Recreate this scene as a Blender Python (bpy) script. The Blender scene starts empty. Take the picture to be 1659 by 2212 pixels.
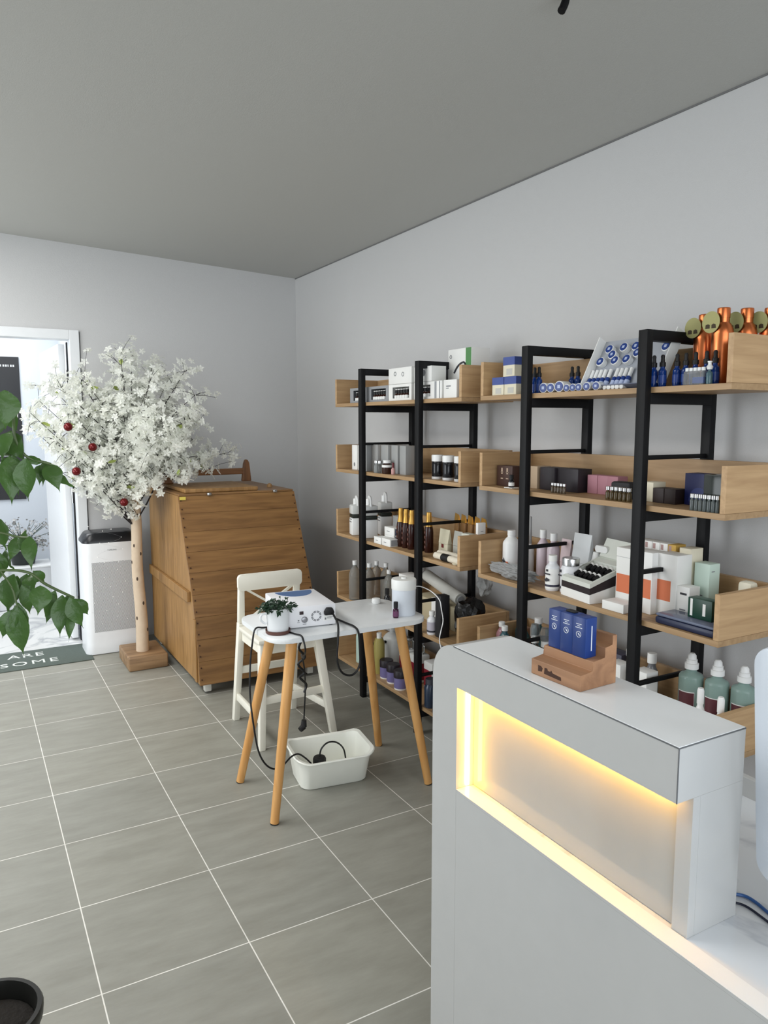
import bpy, bmesh, math, random
from mathutils import Vector, Matrix
C = bpy.context.scene.collection
PI = math.pi
R_ = math.radians
# ------------------------------------------------------------------ materials
def lin(c):
    return tuple(((v/255)/12.92 if v/255 <= .04045 else ((v/255+.055)/1.055)**2.4) for v in c)
MATS = {}
def mat(key, rgb, rough=.5, metal=0., trans=0., ior=1.45, spec=.5, emit=None, es=0., noise=0., nscale=20., bump=0., bscale=80., alpha=1., coat=0.):
    if key in MATS: return MATS[key]
    m = bpy.data.materials.new(key); m.use_nodes = True
    nt = m.node_tree; b = nt.nodes['Principled BSDF']
    c = lin(rgb)
    b.inputs['Base Color'].default_value = (*c, 1)
    b.inputs['Roughness'].default_value = rough
    b.inputs['Metallic'].default_value = metal
    b.inputs['Transmission Weight'].default_value = trans
    b.inputs['IOR'].default_value = ior
    b.inputs['Specular IOR Level'].default_value = spec
    b.inputs['Alpha'].default_value = alpha
    b.inputs['Coat Weight'].default_value = coat
    if emit:
        b.inputs['Emission Color'].default_value = (*lin(emit), 1); b.inputs['Emission Strength'].default_value = es
    tc = nt.nodes.new('ShaderNodeTexCoord')
    n = nt.nodes.new('ShaderNodeTexNoise'); n.inputs['Scale'].default_value = nscale; n.inputs['Detail'].default_value = 4
    nt.links.new(tc.outputs['Object'], n.inputs['Vector'])
    amt = noise if noise > 0 else .03
    mx = nt.nodes.new('ShaderNodeMix'); mx.data_type = 'RGBA'
    mx.inputs[6].default_value = (*[v*(1-amt) for v in c], 1); mx.inputs[7].default_value = (*[min(1, v*(1+amt)) for v in c], 1)
    nt.links.new(n.outputs['Fac'], mx.inputs[0]); nt.links.new(mx.outputs[2], b.inputs['Base Color'])
    if bump > 0:
        n2 = nt.nodes.new('ShaderNodeTexNoise'); n2.inputs['Scale'].default_value = bscale; n2.inputs['Detail'].default_value = 3
        nt.links.new(tc.outputs['Object'], n2.inputs['Vector'])
        bp = nt.nodes.new('ShaderNodeBump'); bp.inputs['Strength'].default_value = bump; bp.inputs['Distance'].default_value = .01
        nt.links.new(n2.outputs['Fac'], bp.inputs['Height']); nt.links.new(bp.outputs['Normal'], b.inputs['Normal'])
    MATS[key] = m
    return m
def wood(key, ca, cb, axis=1, scale=1., rough=.5, stretch=14., bump=.05, plank=None):
    """grain running along local axis (0 x, 1 y, 2 z)"""
    if key in MATS: return MATS[key]
    m = bpy.data.materials.new(key); m.use_nodes = True
    nt = m.node_tree; b = nt.nodes['Principled BSDF']; b.inputs['Roughness'].default_value = rough
    tc = nt.nodes.new('ShaderNodeTexCoord'); mp = nt.nodes.new('ShaderNodeMapping')
    s = [22*scale]*3; s[axis] = 22*scale/stretch
    mp.inputs['Scale'].default_value = s
    nt.links.new(tc.outputs['Object'], mp.inputs['Vector'])
    n = nt.nodes.new('ShaderNodeTexNoise'); n.inputs['Scale'].default_value = 2.2; n.inputs['Detail'].default_value = 6; n.inputs['Distortion'].default_value = .6
    nt.links.new(mp.outputs['Vector'], n.inputs['Vector'])
    rp = nt.nodes.new('ShaderNodeValToRGB'); rp.color_ramp.elements[0].position = .32; rp.color_ramp.elements[1].position = .7
    rp.color_ramp.elements[0].color = (*lin(ca), 1); rp.color_ramp.elements[1].color = (*lin(cb), 1)
    nt.links.new(n.outputs['Fac'], rp.inputs['Fac'])
    out = rp.outputs['Color']
    if plank:   # broad tone change from board to board along z
        n3 = nt.nodes.new('ShaderNodeTexNoise'); n3.noise_dimensions = '1D'; n3.inputs['Scale'].default_value = plank
        sp = nt.nodes.new('ShaderNodeSeparateXYZ'); nt.links.new(tc.outputs['Object'], sp.inputs[0]); nt.links.new(sp.outputs['Z'], n3.inputs['W'])
        mx = nt.nodes.new('ShaderNodeMix'); mx.data_type = 'RGBA'; mx.blend_type = 'MULTIPLY'; mx.inputs[0].default_value = .55
        r3 = nt.nodes.new('ShaderNodeValToRGB'); r3.color_ramp.elements[0].color = (.55, .5, .45, 1); r3.color_ramp.elements[1].color = (1, 1, 1, 1)
        r3.color_ramp.elements[0].position = .3; r3.color_ramp.elements[1].position = .6
        nt.links.new(n3.outputs['Fac'], r3.inputs['Fac']); nt.links.new(out, mx.inputs[6]); nt.links.new(r3.outputs['Color'], mx.inputs[7])
        out = mx.outputs[2]
    nt.links.new(out, b.inputs['Base Color'])
    bp = nt.nodes.new('ShaderNodeBump'); bp.inputs['Strength'].default_value = bump; bp.inputs['Distance'].default_value = .004
    nt.links.new(n.outputs['Fac'], bp.inputs['Height']); nt.links.new(bp.outputs['Normal'], b.inputs['Normal'])
    MATS[key] = m
    return m
def tile_mat():
    m = bpy.data.materials.new('floor_tile'); m.use_nodes = True
    nt = m.node_tree; b = nt.nodes['Principled BSDF']
    g = nt.nodes.new('ShaderNodeNewGeometry'); mp = nt.nodes.new('ShaderNodeMapping')
    mp.inputs['Location'].default_value = (-.23725+.0015, -3.5765+.0015, 0)
    nt.links.new(g.outputs['Position'], mp.inputs['Vector'])
    br = nt.nodes.new('ShaderNodeTexBrick'); br.offset = 0; br.squash = 1
    br.inputs['Scale'].default_value = 1; br.inputs['Brick Width'].default_value = .40703; br.inputs['Row Height'].default_value = .40703
    br.inputs['Mortar Size'].default_value = .0022; br.inputs['Mortar Smooth'].default_value = .4; br.inputs['Bias'].default_value = 0
    br.inputs['Color1'].default_value = (*lin((152, 151, 141)), 1); br.inputs['Color2'].default_value = (*lin((146, 146, 138)), 1)
    br.inputs['Mortar'].default_value = (*lin((236, 234, 228)), 1)
    nt.links.new(mp.outputs['Vector'], br.inputs['Vector'])
    m2 = nt.nodes.new('ShaderNodeMapping'); m2.inputs['Rotation'].default_value = (0, 0, .5); m2.inputs['Scale'].default_value = (2.5, 9, 1)
    nt.links.new(g.outputs['Position'], m2.inputs['Vector'])
    n = nt.nodes.new('ShaderNodeTexNoise'); n.inputs['Scale'].default_value = 1.6; n.inputs['Detail'].default_value = 8; n.inputs['Roughness'].default_value = .65
    nt.links.new(m2.outputs['Vector'], n.inputs['Vector'])
    rp = nt.nodes.new('ShaderNodeValToRGB'); rp.color_ramp.elements[0].position = .3; rp.color_ramp.elements[1].position = .72
    rp.color_ramp.elements[0].color = (.80, .79, .77, 1); rp.color_ramp.elements[1].color = (1.06, 1.06, 1.06, 1)
    nt.links.new(n.outputs['Fac'], rp.inputs['Fac'])
    mx = nt.nodes.new('ShaderNodeMix'); mx.data_type = 'RGBA'; mx.blend_type = 'MULTIPLY'; mx.inputs[0].default_value = 1
    nt.links.new(br.outputs['Color'], mx.inputs[6]); nt.links.new(rp.outputs['Color'], mx.inputs[7])
    nt.links.new(mx.outputs[2], b.inputs['Base Color'])
    b.inputs['Roughness'].default_value = .48
    n2 = nt.nodes.new('ShaderNodeTexNoise'); n2.inputs['Scale'].default_value = 120; nt.links.new(g.outputs['Position'], n2.inputs['Vector'])
    ad = nt.nodes.new('ShaderNodeMath'); ad.operation = 'MULTIPLY_ADD'; ad.inputs[1].default_value = .25
    nt.links.new(n2.outputs['Fac'], ad.inputs[0]); nt.links.new(br.outputs['Fac'], ad.inputs[2])
    bp = nt.nodes.new('ShaderNodeBump'); bp.inputs['Strength'].default_value = .12; bp.inputs['Distance'].default_value = .003
    nt.links.new(ad.outputs[0], bp.inputs['Height']); nt.links.new(bp.outputs['Normal'], b.inputs['Normal'])
    return m
def marble(key, base, vein, scale=2.):
    m = bpy.data.materials.new(key); m.use_nodes = True
    nt = m.node_tree; b = nt.nodes['Principled BSDF']; b.inputs['Roughness'].default_value = .18
    g = nt.nodes.new('ShaderNodeNewGeometry')
    n = nt.nodes.new('ShaderNodeTexNoise'); n.inputs['Scale'].default_value = scale; n.inputs['Detail'].default_value = 8; n.inputs['Distortion'].default_value = 1.6
    nt.links.new(g.outputs['Position'], n.inputs['Vector'])
    rp = nt.nodes.new('ShaderNodeValToRGB'); e = rp.color_ramp.elements
    e[0].position = .46; e[0].color = (*lin(base), 1); e[1].position = .5; e[1].color = (*lin(vein), 1)
    x = e.new(.54); x.color = (*lin(base), 1)
    nt.links.new(n.outputs['Fac'], rp.inputs['Fac']); nt.links.new(rp.outputs['Color'], b.inputs['Base Color'])
    MATS[key] = m
    return m
def perforated(key):
    m = bpy.data.materials.new(key); m.use_nodes = True
    nt = m.node_tree; b = nt.nodes['Principled BSDF']; b.inputs['Roughness'].default_value = .45
    tc = nt.nodes.new('ShaderNodeTexCoord')
    mp = nt.nodes.new('ShaderNodeMapping'); mp.inputs['Rotation'].default_value = (0, R_(45), 0); nt.links.new(tc.outputs['Object'], mp.inputs['Vector'])
    v = nt.nodes.new('ShaderNodeTexVoronoi'); v.inputs['Scale'].default_value = 150; v.inputs['Randomness'].default_value = 0
    nt.links.new(mp.outputs['Vector'], v.inputs['Vector'])
    rp = nt.nodes.new('ShaderNodeValToRGB'); rp.color_ramp.elements[0].position = .3; rp.color_ramp.elements[1].position = .42
    rp.color_ramp.elements[0].color = (*lin((96, 100, 104)), 1); rp.color_ramp.elements[1].color = (*lin((222, 224, 226)), 1)
    nt.links.new(v.outputs['Distance'], rp.inputs['Fac']); nt.links.new(rp.outputs['Color'], b.inputs['Base Color'])
    return m
# ------------------------------------------------------------------ mesh builder
class G:
    def __init__(s): s.bm = bmesh.new()
    def _xf(s, vs, M):
        if M is not None: bmesh.ops.transform(s.bm, matrix=M, verts=vs)
    def box(s, x0, x1, y0, y1, z0, z1, bev=0., M=None, seg=2):
        r = bmesh.ops.create_cube(s.bm, size=1.)
        vs = r['verts']
        for v in vs:
            v.co = Vector((x0 if v.co.x < 0 else x1, y0 if v.co.y < 0 else y1, z0 if v.co.z < 0 else z1))
        s._xf(vs, M)
        if bev > 0:
            es = list({e for v in vs for e in v.link_edges})
            bmesh.ops.bevel(s.bm, geom=es, offset=bev, segments=seg, affect='EDGES', profile=.5)
        return s
    def hexa(s, b4, t4, bev=0.):
        """box from 4 bottom and 4 top corners"""
        vs = [s.bm.verts.new(p) for p in list(b4)+list(t4)]
        fs = [(3, 2, 1, 0), (4, 5, 6, 7), (0, 1, 5, 4), (1, 2, 6, 5), (2, 3, 7, 6), (3, 0, 4, 7)]
        for f in fs: s.bm.faces.new([vs[i] for i in f])
        if bev > 0:
            es = list({e for v in vs for e in v.link_edges})
            bmesh.ops.bevel(s.bm, geom=es, offset=bev, segments=2, affect='EDGES', profile=.5)
        return s
    def lathe(s, prof, seg=20, M=None, a0=0., a1=2*PI):
        full = abs(a1-a0-2*PI) < 1e-4
        n = seg if full else seg+1
        rings = []; allv = []
        for r, z in prof:
            if r < 1e-6:
                v = s.bm.verts.new((0, 0, z)); rings.append([v]); allv.append(v)
            else:
                ring = [s.bm.verts.new((r*math.cos(a0+(a1-a0)*i/seg), r*math.sin(a0+(a1-a0)*i/seg), z)) for i in range(n)]
                rings.append(ring); allv += ring
        for A, B in zip(rings, rings[1:]):
            m = seg
            for i in range(m):
                j = (i+1) % n if full else i+1
                if len(A) == 1 and len(B) == 1: continue
                if len(A) == 1: s.bm.faces.new((A[0], B[j], B[i]))
                elif len(B) == 1: s.bm.faces.new((A[i], A[j], B[0]))
                else: s.bm.faces.new((A[i], A[j], B[j], B[i]))
        s._xf(allv, M)
        return s
    def cyl(s, p, q, r0, r1=None, seg=12, caps=True):
        p, q = Vector(p), Vector(q); r1 = r0 if r1 is None else r1
        L = (q-p).length; rot = (q-p).to_track_quat('Z', 'Y').to_matrix().to_4x4()
        prof = [(r0, 0), (r1, L)]
        if caps: prof = [(0, 0)]+prof+[(0, L)]
        return s.lathe(prof, seg, Matrix.Translation(p) @ rot)
    def tube(s, pts, r, seg=6, taper=None):
        pts = [Vector(p) for p in pts]; rings = []
        for i, p in enumerate(pts):
            d = (pts[min(i+1, len(pts)-1)]-pts[max(i-1, 0)])
            if d.length < 1e-9: d = Vector((0, 0, 1))
            q = d.to_track_quat('Z', 'Y')
            rr = r if taper is None else r+(taper-r)*i/(len(pts)-1)
            rings.append([s.bm.verts.new(p+q @ Vector((rr*math.cos(2*PI*k/seg), rr*math.sin(2*PI*k/seg), 0))) for k in range(seg)])
        for A, B in zip(rings, rings[1:]):
            # least twist pairing
            o = min(range(seg), key=lambda k: (A[0].co-B[k].co).length)
            for k in range(seg):
                s.bm.faces.new((A[k], A[(k+1) % seg], B[(k+1+o) % seg], B[(k+o) % seg]))
        s.bm.faces.new(rings[0][::-1]); s.bm.faces.new(rings[-1])
        return s
    def prism(s, poly, axis, a0, a1, bev=0., M=None):
        """poly in the other two axes (in x,y,z order), extruded along axis"""
        def P(u, v, a):
            return {0: (a, u, v), 1: (u, a, v), 2: (u, v, a)}[axis]
        A = [s.bm.verts.new(P(u, v, a0)) for u, v in poly]; B = [s.bm.verts.new(P(u, v, a1)) for u, v in poly]
        n = len(poly)
        s.bm.faces.new(A[::-1]); s.bm.faces.new(B)
        for i in range(n): s.bm.faces.new((A[i], A[(i+1) % n], B[(i+1) % n], B[i]))
        s._xf(A+B, M)
        if bev > 0:
            es = list({e for v in A+B for e in v.link_edges})
            bmesh.ops.bevel(s.bm, geom=es, offset=bev, segments=2, affect='EDGES', profile=.5)
        return s
    def face(s, pts):
        s.bm.faces.new([s.bm.verts.new(p) for p in pts]); return s
    def build(s, name, m, parent=None, smooth=True, loc=None, rotz=0., sharp=35):
        bmesh.ops.recalc_face_normals(s.bm, faces=s.bm.faces[:])
        me = bpy.data.meshes.new(name); s.bm.to_mesh(me); s.bm.free()
        if smooth:
            for p in me.polygons: p.use_smooth = True
            me.set_sharp_from_angle(angle=R_(sharp))
        me.materials.append(m)
        o = bpy.data.objects.new(name, me); C.objects.link(o)
        if parent: o.parent = parent
        if loc: o.location = loc
        if rotz: o.rotation_euler.z = rotz
        return o
def smooth_pts(pts, n=6):
    pts = [Vector(p) for p in pts]; out = []
    P = [pts[0]*2-pts[1]]+pts+[pts[-1]*2-pts[-2]]
    for i in range(1, len(P)-2):
        for k in range(n):
            t = k/n
            a, b, c, d = P[i-1], P[i], P[i+1], P[i+2]
            out.append(.5*((2*b)+(c-a)*t+(2*a-5*b+4*c-d)*t*t+(3*b-a-3*c+d)*t**3))
    out.append(pts[-1])
    return out
def rrect(x0, x1, y0, y1, r, n=6):
    P = []
    for cx, cy, a in ((x1-r, y0+r, -PI/2), (x1-r, y1-r, 0), (x0+r, y1-r, PI/2), (x0+r, y0+r, PI)):
        for k in range(n+1):
            t = a+PI/2*k/n; P.append((cx+r*math.cos(t), cy+r*math.sin(t)))
    return P
def tag(o, label=None, cat=None, group=None, kind=None):
    if label: o['label'] = label
    if cat: o['category'] = cat
    if group: o['group'] = group
    if kind: o['kind'] = kind
    return o
def thing(name, label, cat, loc=(0, 0, 0), rotz=0., group=None):
    o = bpy.data.objects.new(name, None); C.objects.link(o); o.empty_display_size = .05
    o.location = loc; o.rotation_euler.z = rotz
    return tag(o, label, cat, group)
def dup(root, loc, label, rot=None, group=None, scale=None):
    r = root.copy(); C.objects.link(r); r.location = loc
    if rot is not None: r.rotation_euler = rot
    if scale: r.scale = scale
    r['label'] = label
    if group: r['group'] = group
    for ch in list(root.children):
        c = ch.copy(); C.objects.link(c); c.parent = r
        for g in list(ch.children):
            d = g.copy(); C.objects.link(d); d.parent = c
    return r
def struct(o): o['kind'] = 'structure'; return o
def text(body, size, m, parent, name='lettering', loc=(0, 0, 0), rot=(0, 0, 0), align='CENTER', depth=.0004, spacing=1.):
    cu = bpy.data.curves.new(name, 'FONT'); cu.body = body; cu.size = size; cu.align_x = align; cu.extrude = depth; cu.space_character = spacing
    cu.resolution_u = 3
    t = bpy.data.objects.new(name, cu); C.objects.link(t)
    dg = bpy.context.evaluated_depsgraph_get()
    me = bpy.data.meshes.new_from_object(t.evaluated_get(dg)); bpy.data.objects.remove(t)
    o = bpy.data.objects.new(name, me); C.objects.link(o); me.materials.clear(); me.materials.append(m)
    o.parent = parent; o.location = loc; o.rotation_euler = rot
    return o
FRONT = (PI/2, 0, -PI/2)      # text that reads on a face looking towards -x
SIDE = (PI/2, 0, 0)           # text that reads on a face looking towards -y
# ------------------------------------------------------------------ shared materials
WALL = mat('wall_paint', (204, 204, 204), .9, noise=.015, nscale=300, bump=.12, bscale=260)
CEIL = mat('ceiling_paint', (186, 186, 182), .95, noise=.02, nscale=120, bump=.1, bscale=260)
TRIM = mat('white_trim', (232, 234, 236), .45)
BLACK = mat('black_metal', (9, 10, 13), .55, spec=.3, bump=.03, bscale=300)
WHITE = mat('white_plastic', (236, 237, 236), .35)
GLOSSW = mat('gloss_white_laminate', (180, 181, 180), .2)
CARD = mat('white_card', (236, 236, 233), .6)
CREAMC = mat('cream_card', (226, 219, 196), .6)
GREYC = mat('grey_card', (150, 152, 155), .55)
RUB = mat('black_rubber', (16, 16, 18), .55)
INK = mat('dark_ink', (52, 52, 58), .6)
GREYINK = mat('grey_ink', (120, 122, 126), .6)
BLUE = mat('blue_lacquer', (33, 62, 132), .35)
NAVYB = mat('navy_card', (24, 32, 84), .45)
SILVER = mat('silver_metal', (200, 200, 200), .25, metal=1)
GOLD = mat('gold_foil', (205, 160, 80), .35, metal=.7)
GLASS = mat('clear_glass', (235, 240, 240), .06, trans=.92, ior=1.3)
CLEARP = mat('clear_plastic', (228, 232, 234), .12, trans=.8, ior=1.2)
BLUEG = mat('blue_glass', (20, 62, 140), .1, trans=.35, ior=1.4)
AMBER = mat('amber_glass', (58, 22, 10), .12, trans=.2)
OAK = wood('oak_veneer', (158, 127, 90), (180, 149, 111), axis=1, scale=1., rough=.5)
OAKX = wood('oak_veneer_across', (176, 142, 102), (200, 166, 124), axis=0, scale=1., rough=.5)
random.seed(11)
# ================================================================== THE SETTING
WX, WY = 2.25, 5.36
def zc(x): return 2.58+.0498*(WX-x)
XL, YF = -2.6, -1.6
TILE = tile_mat()
struct(G().box(XL, WX+.1, YF, WY+.0, -.06, 0).build('floor', TILE, smooth=False))
g = G(); g.hexa([(XL-.1, YF-.1, zc(XL-.1)), (WX+.1, YF-.1, zc(WX+.1)), (WX+.1, WY+.1, zc(WX+.1)), (XL-.1, WY+.1, zc(XL-.1))],
                [(XL-.1, YF-.1, 3.0), (WX+.1, YF-.1, 3.0), (WX+.1, WY+.1, 3.0), (XL-.1, WY+.1, 3.0)])
struct(g.build('ceiling', CEIL, smooth=False))
struct(G().box(WX, WX+.1, YF, WY+.1, 0, 2.9).build('wall_right', WALL, smooth=False))
struct(G().hexa([(WX-.004, YF, zc(WX)-.006), (WX+.002, YF, zc(WX)-.006), (WX+.002, WY, zc(WX)-.006), (WX-.004, WY, zc(WX)-.006)], [(WX-.004, YF, zc(WX)+.002), (WX+.002, YF, zc(WX)+.002), (WX+.002, WY, zc(WX)+.002), (WX-.004, WY, zc(WX)+.002)]).build('trim_4', mat('ceiling_joint', (120, 120, 120), .9), smooth=False))
DX0, DX1, DZ = -.25, .66, 2.06          # the door opening
g = G(); g.box(DX1, WX, WY, WY+.1, 0, 2.9).box(XL, DX0, WY, WY+.1, 0, 2.9).box(DX0, DX1, WY, WY+.1, DZ, 2.9)
struct(g.build('wall_back', WALL, smooth=False))
# shop front and street side: big glazed openings let the daylight in
g = G(); g.box(XL, WX, YF-.1, YF, 0, .15).box(XL, WX, YF-.1, YF, 2.55, 2.95).box(XL, XL+.15, YF-.1, YF, .15, 2.55).box(WX-.3, WX, YF-.1, YF, .15, 2.55)
struct(g.build('wall_front', WALL, smooth=False))
g = G(); g.box(XL-.1, XL, YF, WY+.1, 0, .15).box(XL-.1, XL, YF, WY+.1, 2.5, 2.95).box(XL-.1, XL, YF, 2.6, .15, 2.5).box(XL-.1, XL, 4.9, WY+.1, .15, 2.5)
struct(g.build('wall_left', WALL, smooth=False))
# door casing
g = G(); g.box(DX1-.012, DX1+.048, WY-.014, WY+.11, 0, DZ+.05, .003).box(DX0-.048, DX0+.012, WY-.014, WY+.11, 0, DZ+.05, .003).box(DX0+.012, DX1-.012, WY-.014, WY+.11, DZ-.012, DZ+.05, .003)
struct(g.build('trim_1', TRIM, smooth=False))
struct(G().box(DX1+.049, DX1+.053, WY-.006, WY+.001, 0, DZ+.04).build('trim_2', mat('casing_gap', (70, 72, 74), .9), smooth=False))
# room beyond the doorway
YB, XR, XB = 7.25, .78, -1.3
struct(G().box(XB, XR+.1, WY+.0, YB+.1, -.06, -.002).build('floor', marble('pale_marble_floor', (214, 214, 212), (168, 170, 172), 1.3), smooth=False))
WALLB = mat('back_room_paint', (206, 211, 217), .9, noise=.01, nscale=300, bump=.06, bscale=260)
struct(G().box(XB, XR+.1, YB, YB+.1, 0, 2.7).build('wall_far', WALLB, smooth=False))
struct(G().box(XR, XR+.1, WY+.1, YB, 0, 2.7).build('wall_inner', WALLB, smooth=False))
struct(G().box(XB-.1, XB, WY+.1, YB, 0, 2.7).build('wall_outer', WALLB, smooth=False))
struct(G().box(XB-.1, XR+.1, WY+.1, YB+.1, 2.62, 2.7).build('ceiling', CEIL, smooth=False))
struct(G().box(XB, XR, YB-.012, YB, 0, .09).build('baseboard_far', TRIM, smooth=False))
# door leaf, swung open into the far room, seen nearly edge on
t = bpy.data.objects.new('door_1', None); C.objects.link(t); struct(t); t.location = (.632, WY+.14, .01); t.rotation_euler.z = R_(93)
G().box(0, .84, 0, .04, 0, 2.02, .002).build('door_leaf', TRIM, t, smooth=False)
h = G().box(.76, .80, -.008, 0, .98, 1.12, .003).build('handle_plate', SILVER, t); G().cyl((.78, -.05, 1.05), (.78, -.008, 1.05), .009).cyl((.66, -.05, 1.05), (.79, -.05, 1.05), .009).build('handle', SILVER, h)
for z in (.25, 1.0, 1.8): G().cyl((-.006, -.004, z-.05), (-.006, -.004, z+.05), .008).build('hinge', SILVER, t)
struct(G().box(.64, .655, WY+.105, WY+.135, 0, DZ-.02).build('hinge_shade_strip', mat('hinge_gap_shade', (12, 13, 20), .7), smooth=False))  # black strip standing in for the shade in the gap between door and frame
# poster
t = thing('poster', 'dark poster with an orange bloom hanging on the far room wall', 'poster', (.2, YB-.012, 0))
POS = mat('poster_black', (34, 34, 36), .45, noise=.3, nscale=6)
G().box(-.4, .262, 0, .008, .845, 2.07, .001).build('sheet', POS, t, smooth=False)
g = G()
for k in range(7):
    a = 2*PI*k/7; g.lathe([(0, 0), (.012, .001), (0, .002)], 8, Matrix.Translation((.17+.022*math.cos(a), -.002, 1.72+.014*math.sin(a))) @ Matrix.Rotation(PI/2, 4, 'X') @ Matrix.Diagonal((1.3, .7, 1, 1)))
g.build('flower_print', mat('orange_ink', (226, 150, 90), .6), t)
g = G()
for z in (1.0, 1.13, 1.22, 1.30): g.box(-.38, .24, -.0012, 0, z, z+(.07 if z < 1.1 else .045))
g.build('stripe_print', mat('grey_print', (176, 178, 180), .6), t, smooth=False)
g = G()
for k in range(9): g.box(.06+k*.019, .06+k*.019+.013*(1 if k % 3 else .6), -.0012, 0, 1.985, 2.003)
g.build('caption_print', mat('pale_print', (190, 190, 190), .6), t, smooth=False)
# floor mat with the words
t = thing('doormat', 'grey green doormat with white handwriting across the doorway', 'doormat', (0, 0, 0))
G().box(-.42, .655, 4.95, 5.352, .0005, .006, .002).build('mat_body', mat('mat_green', (92, 102, 96), .95, noise=.12, nscale=90, bump=.5, bscale=400), t)
CH = mat('chalk_white', (214, 216, 212), .8)
text('YOU  ARE', .115, CH, t, loc=(.385, 5.20, .0062), align='RIGHT', depth=.0006, spacing=1.12)
text('AWESOME', .115, CH, t, loc=(.455, 5.03, .0062), align='RIGHT', depth=.0006, spacing=1.25)
# ================================================================== CEILING SPOT (only its lower end shows)
t = thing('ceiling_spotlight', 'black ceiling spotlight arm hanging at the top edge', 'spotlight', (1.4385, 1.6, 2.70))
g = G().tube(smooth_pts([(-.005, 0, -.128), (.004, 0, -.112), (.0095, 0, -.095), (.008, 0, -.07), (-.004, 0, -.03)], 5), .0108, 10)
g.build('arm', BLACK, t)
G().lathe([(0, -.098), (.008, -.098), (.008, -.075), (0, -.075)], 10, Matrix.Translation((-.013, 0, 0))).build('knob', BLACK, t)
G().lathe([(0, -.085), (.045, -.085), (.05, -.08), (.05, -.03), (0, -.03)], 18, Matrix.Translation((.0, .0, .008))).build('mount', BLACK, t).location = (0, 0, 0)
# ================================================================== SHELVING
LEV = [1.593, 1.225, .855, .487, .118]
ZS = [z+.018 for z in LEV]
def shelf_unit(label, y0, y1, posts):
    t = thing('shelving_unit', label, 'shelving unit', (2.0, (y0+y1)/2, 0), 0, 'black framed shelving units along the wall')
    ox, oy = 2.0, (y0+y1)/2
    for p in posts:
        a, b = p-oy, p+.035-oy
        g = G()
        for x0, x1 in ((1.838, 1.864), (2.15, 2.176)): g.box(x0-ox, x1-ox, a, b, 0, 1.785, .0015)
        g.box(1.8635-ox, 2.1505-ox, a, b, 1.752, 1.785, .001)
        for z in LEV: g.box(1.8635-ox, 2.1505-ox, a, b, z-.034, z-.0005, .001)
        for z in (1.392, 1.026, .655, .29): g.box(1.8635-ox, 2.1505-ox, a+.011, b-.011, z-.007, z+.007, .001)
        g.build('side_frame', BLACK, t)
    for z in LEV:
        b = G().box(1.866-ox, 2.148-ox, y0-oy, y1-oy, z, z+.018, .0008).build('shelf_board', OAK, t, smooth=False)
        G().box(2.130-ox, 2.148-ox, y0-oy, y1-oy, z+.0185, z+.155, .0008).build('back_panel', OAK, b, smooth=False)
        for e0 in (y0, y1-.018): G().box(1.866-ox, 2.1295-ox, e0-oy, e0+.018-oy, z+.0185, z+.155, .0008).build('end_panel', OAKX, b, smooth=False)
    return t
shelf_unit('farther oak and black shelving unit, beside the wooden sauna cabinet', 2.645, 3.885, (2.945, 3.513))
shelf_unit('nearer oak and black shelving unit, directly behind the white counter', 1.354, 2.51, (1.631, 2.186))
# ------------------------------------------------------------------ goods: makers
def carton(name, label, x, y, z, dx, dy, dz, m, cat='box', rot=0., group=None, prints=(), bev=.0012):
    """x,y centre; prints: (face, a0, a1, z0, z1, material) as fractions of the face (a0 = photo left)"""
    t = thing(name, label, cat, (x, y, z+.0003), rot, group)
    G().box(-dx/2, dx/2, -dy/2, dy/2, 0, dz, bev).build('carton_body', m, t)
    for f, a0, a1, z0, z1, pm in prints:
        g = G()
        if f == 'f': g.box(-dx/2-.0005, -dx/2+.0002, dy/2-a1*dy, dy/2-a0*dy, z0*dz, z1*dz)
        elif f == 's': g.box(-dx/2+a0*dx, -dx/2+a1*dx, -dy/2-.0005, -dy/2+.0002, z0*dz, z1*dz)
        else: g.box(-dx/2+z0*dx, -dx/2+z1*dx, dy/2-a1*dy, dy/2-a0*dy, dz-.0002, dz+.0005)
        g.build('print', pm, t, smooth=False)
    return t
def turned(name, label, cat, loc, parts, group=None, rot=(0, 0, 0), seg=18):
    """parts: (part name, [(r,z)..], material) turned about the thing's axis"""
    t = thing(name, label, cat, loc, 0, group); t.rotation_euler = rot
    for pn, prof, m in parts: G().lathe(prof, seg).build(pn, m, t)
    return t
def bottle_prof(r, h, rn, hs, hn):
    """closed outline: radius, shoulder start, neck radius, neck start, total"""
    return [(0, 0), (r*.92, 0), (r, .004), (r, hs), (r*.93, hs+(hn-hs)*.3), (r*.68, hs+(hn-hs)*.72), (rn, hn), (rn, h), (0, h)]
def ring(r, z0, z1): return [(r, z0), (r+.0006, z0), (r+.0006, z1), (r, z1)]
def cap(r, z0, z1): return [(0, z0), (r, z0), (r, z1-.001), (r-.001, z1), (0, z1)]
ORD = ['leftmost', 'second', 'third', 'fourth', 'fifth', 'sixth', 'seventh', 'eighth', 'ninth', 'tenth']
def nth(i, n):
    if i == 0: return 'leftmost'
    if i == n-1: return 'rightmost'
    return ORD[i]+' from left'
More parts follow.
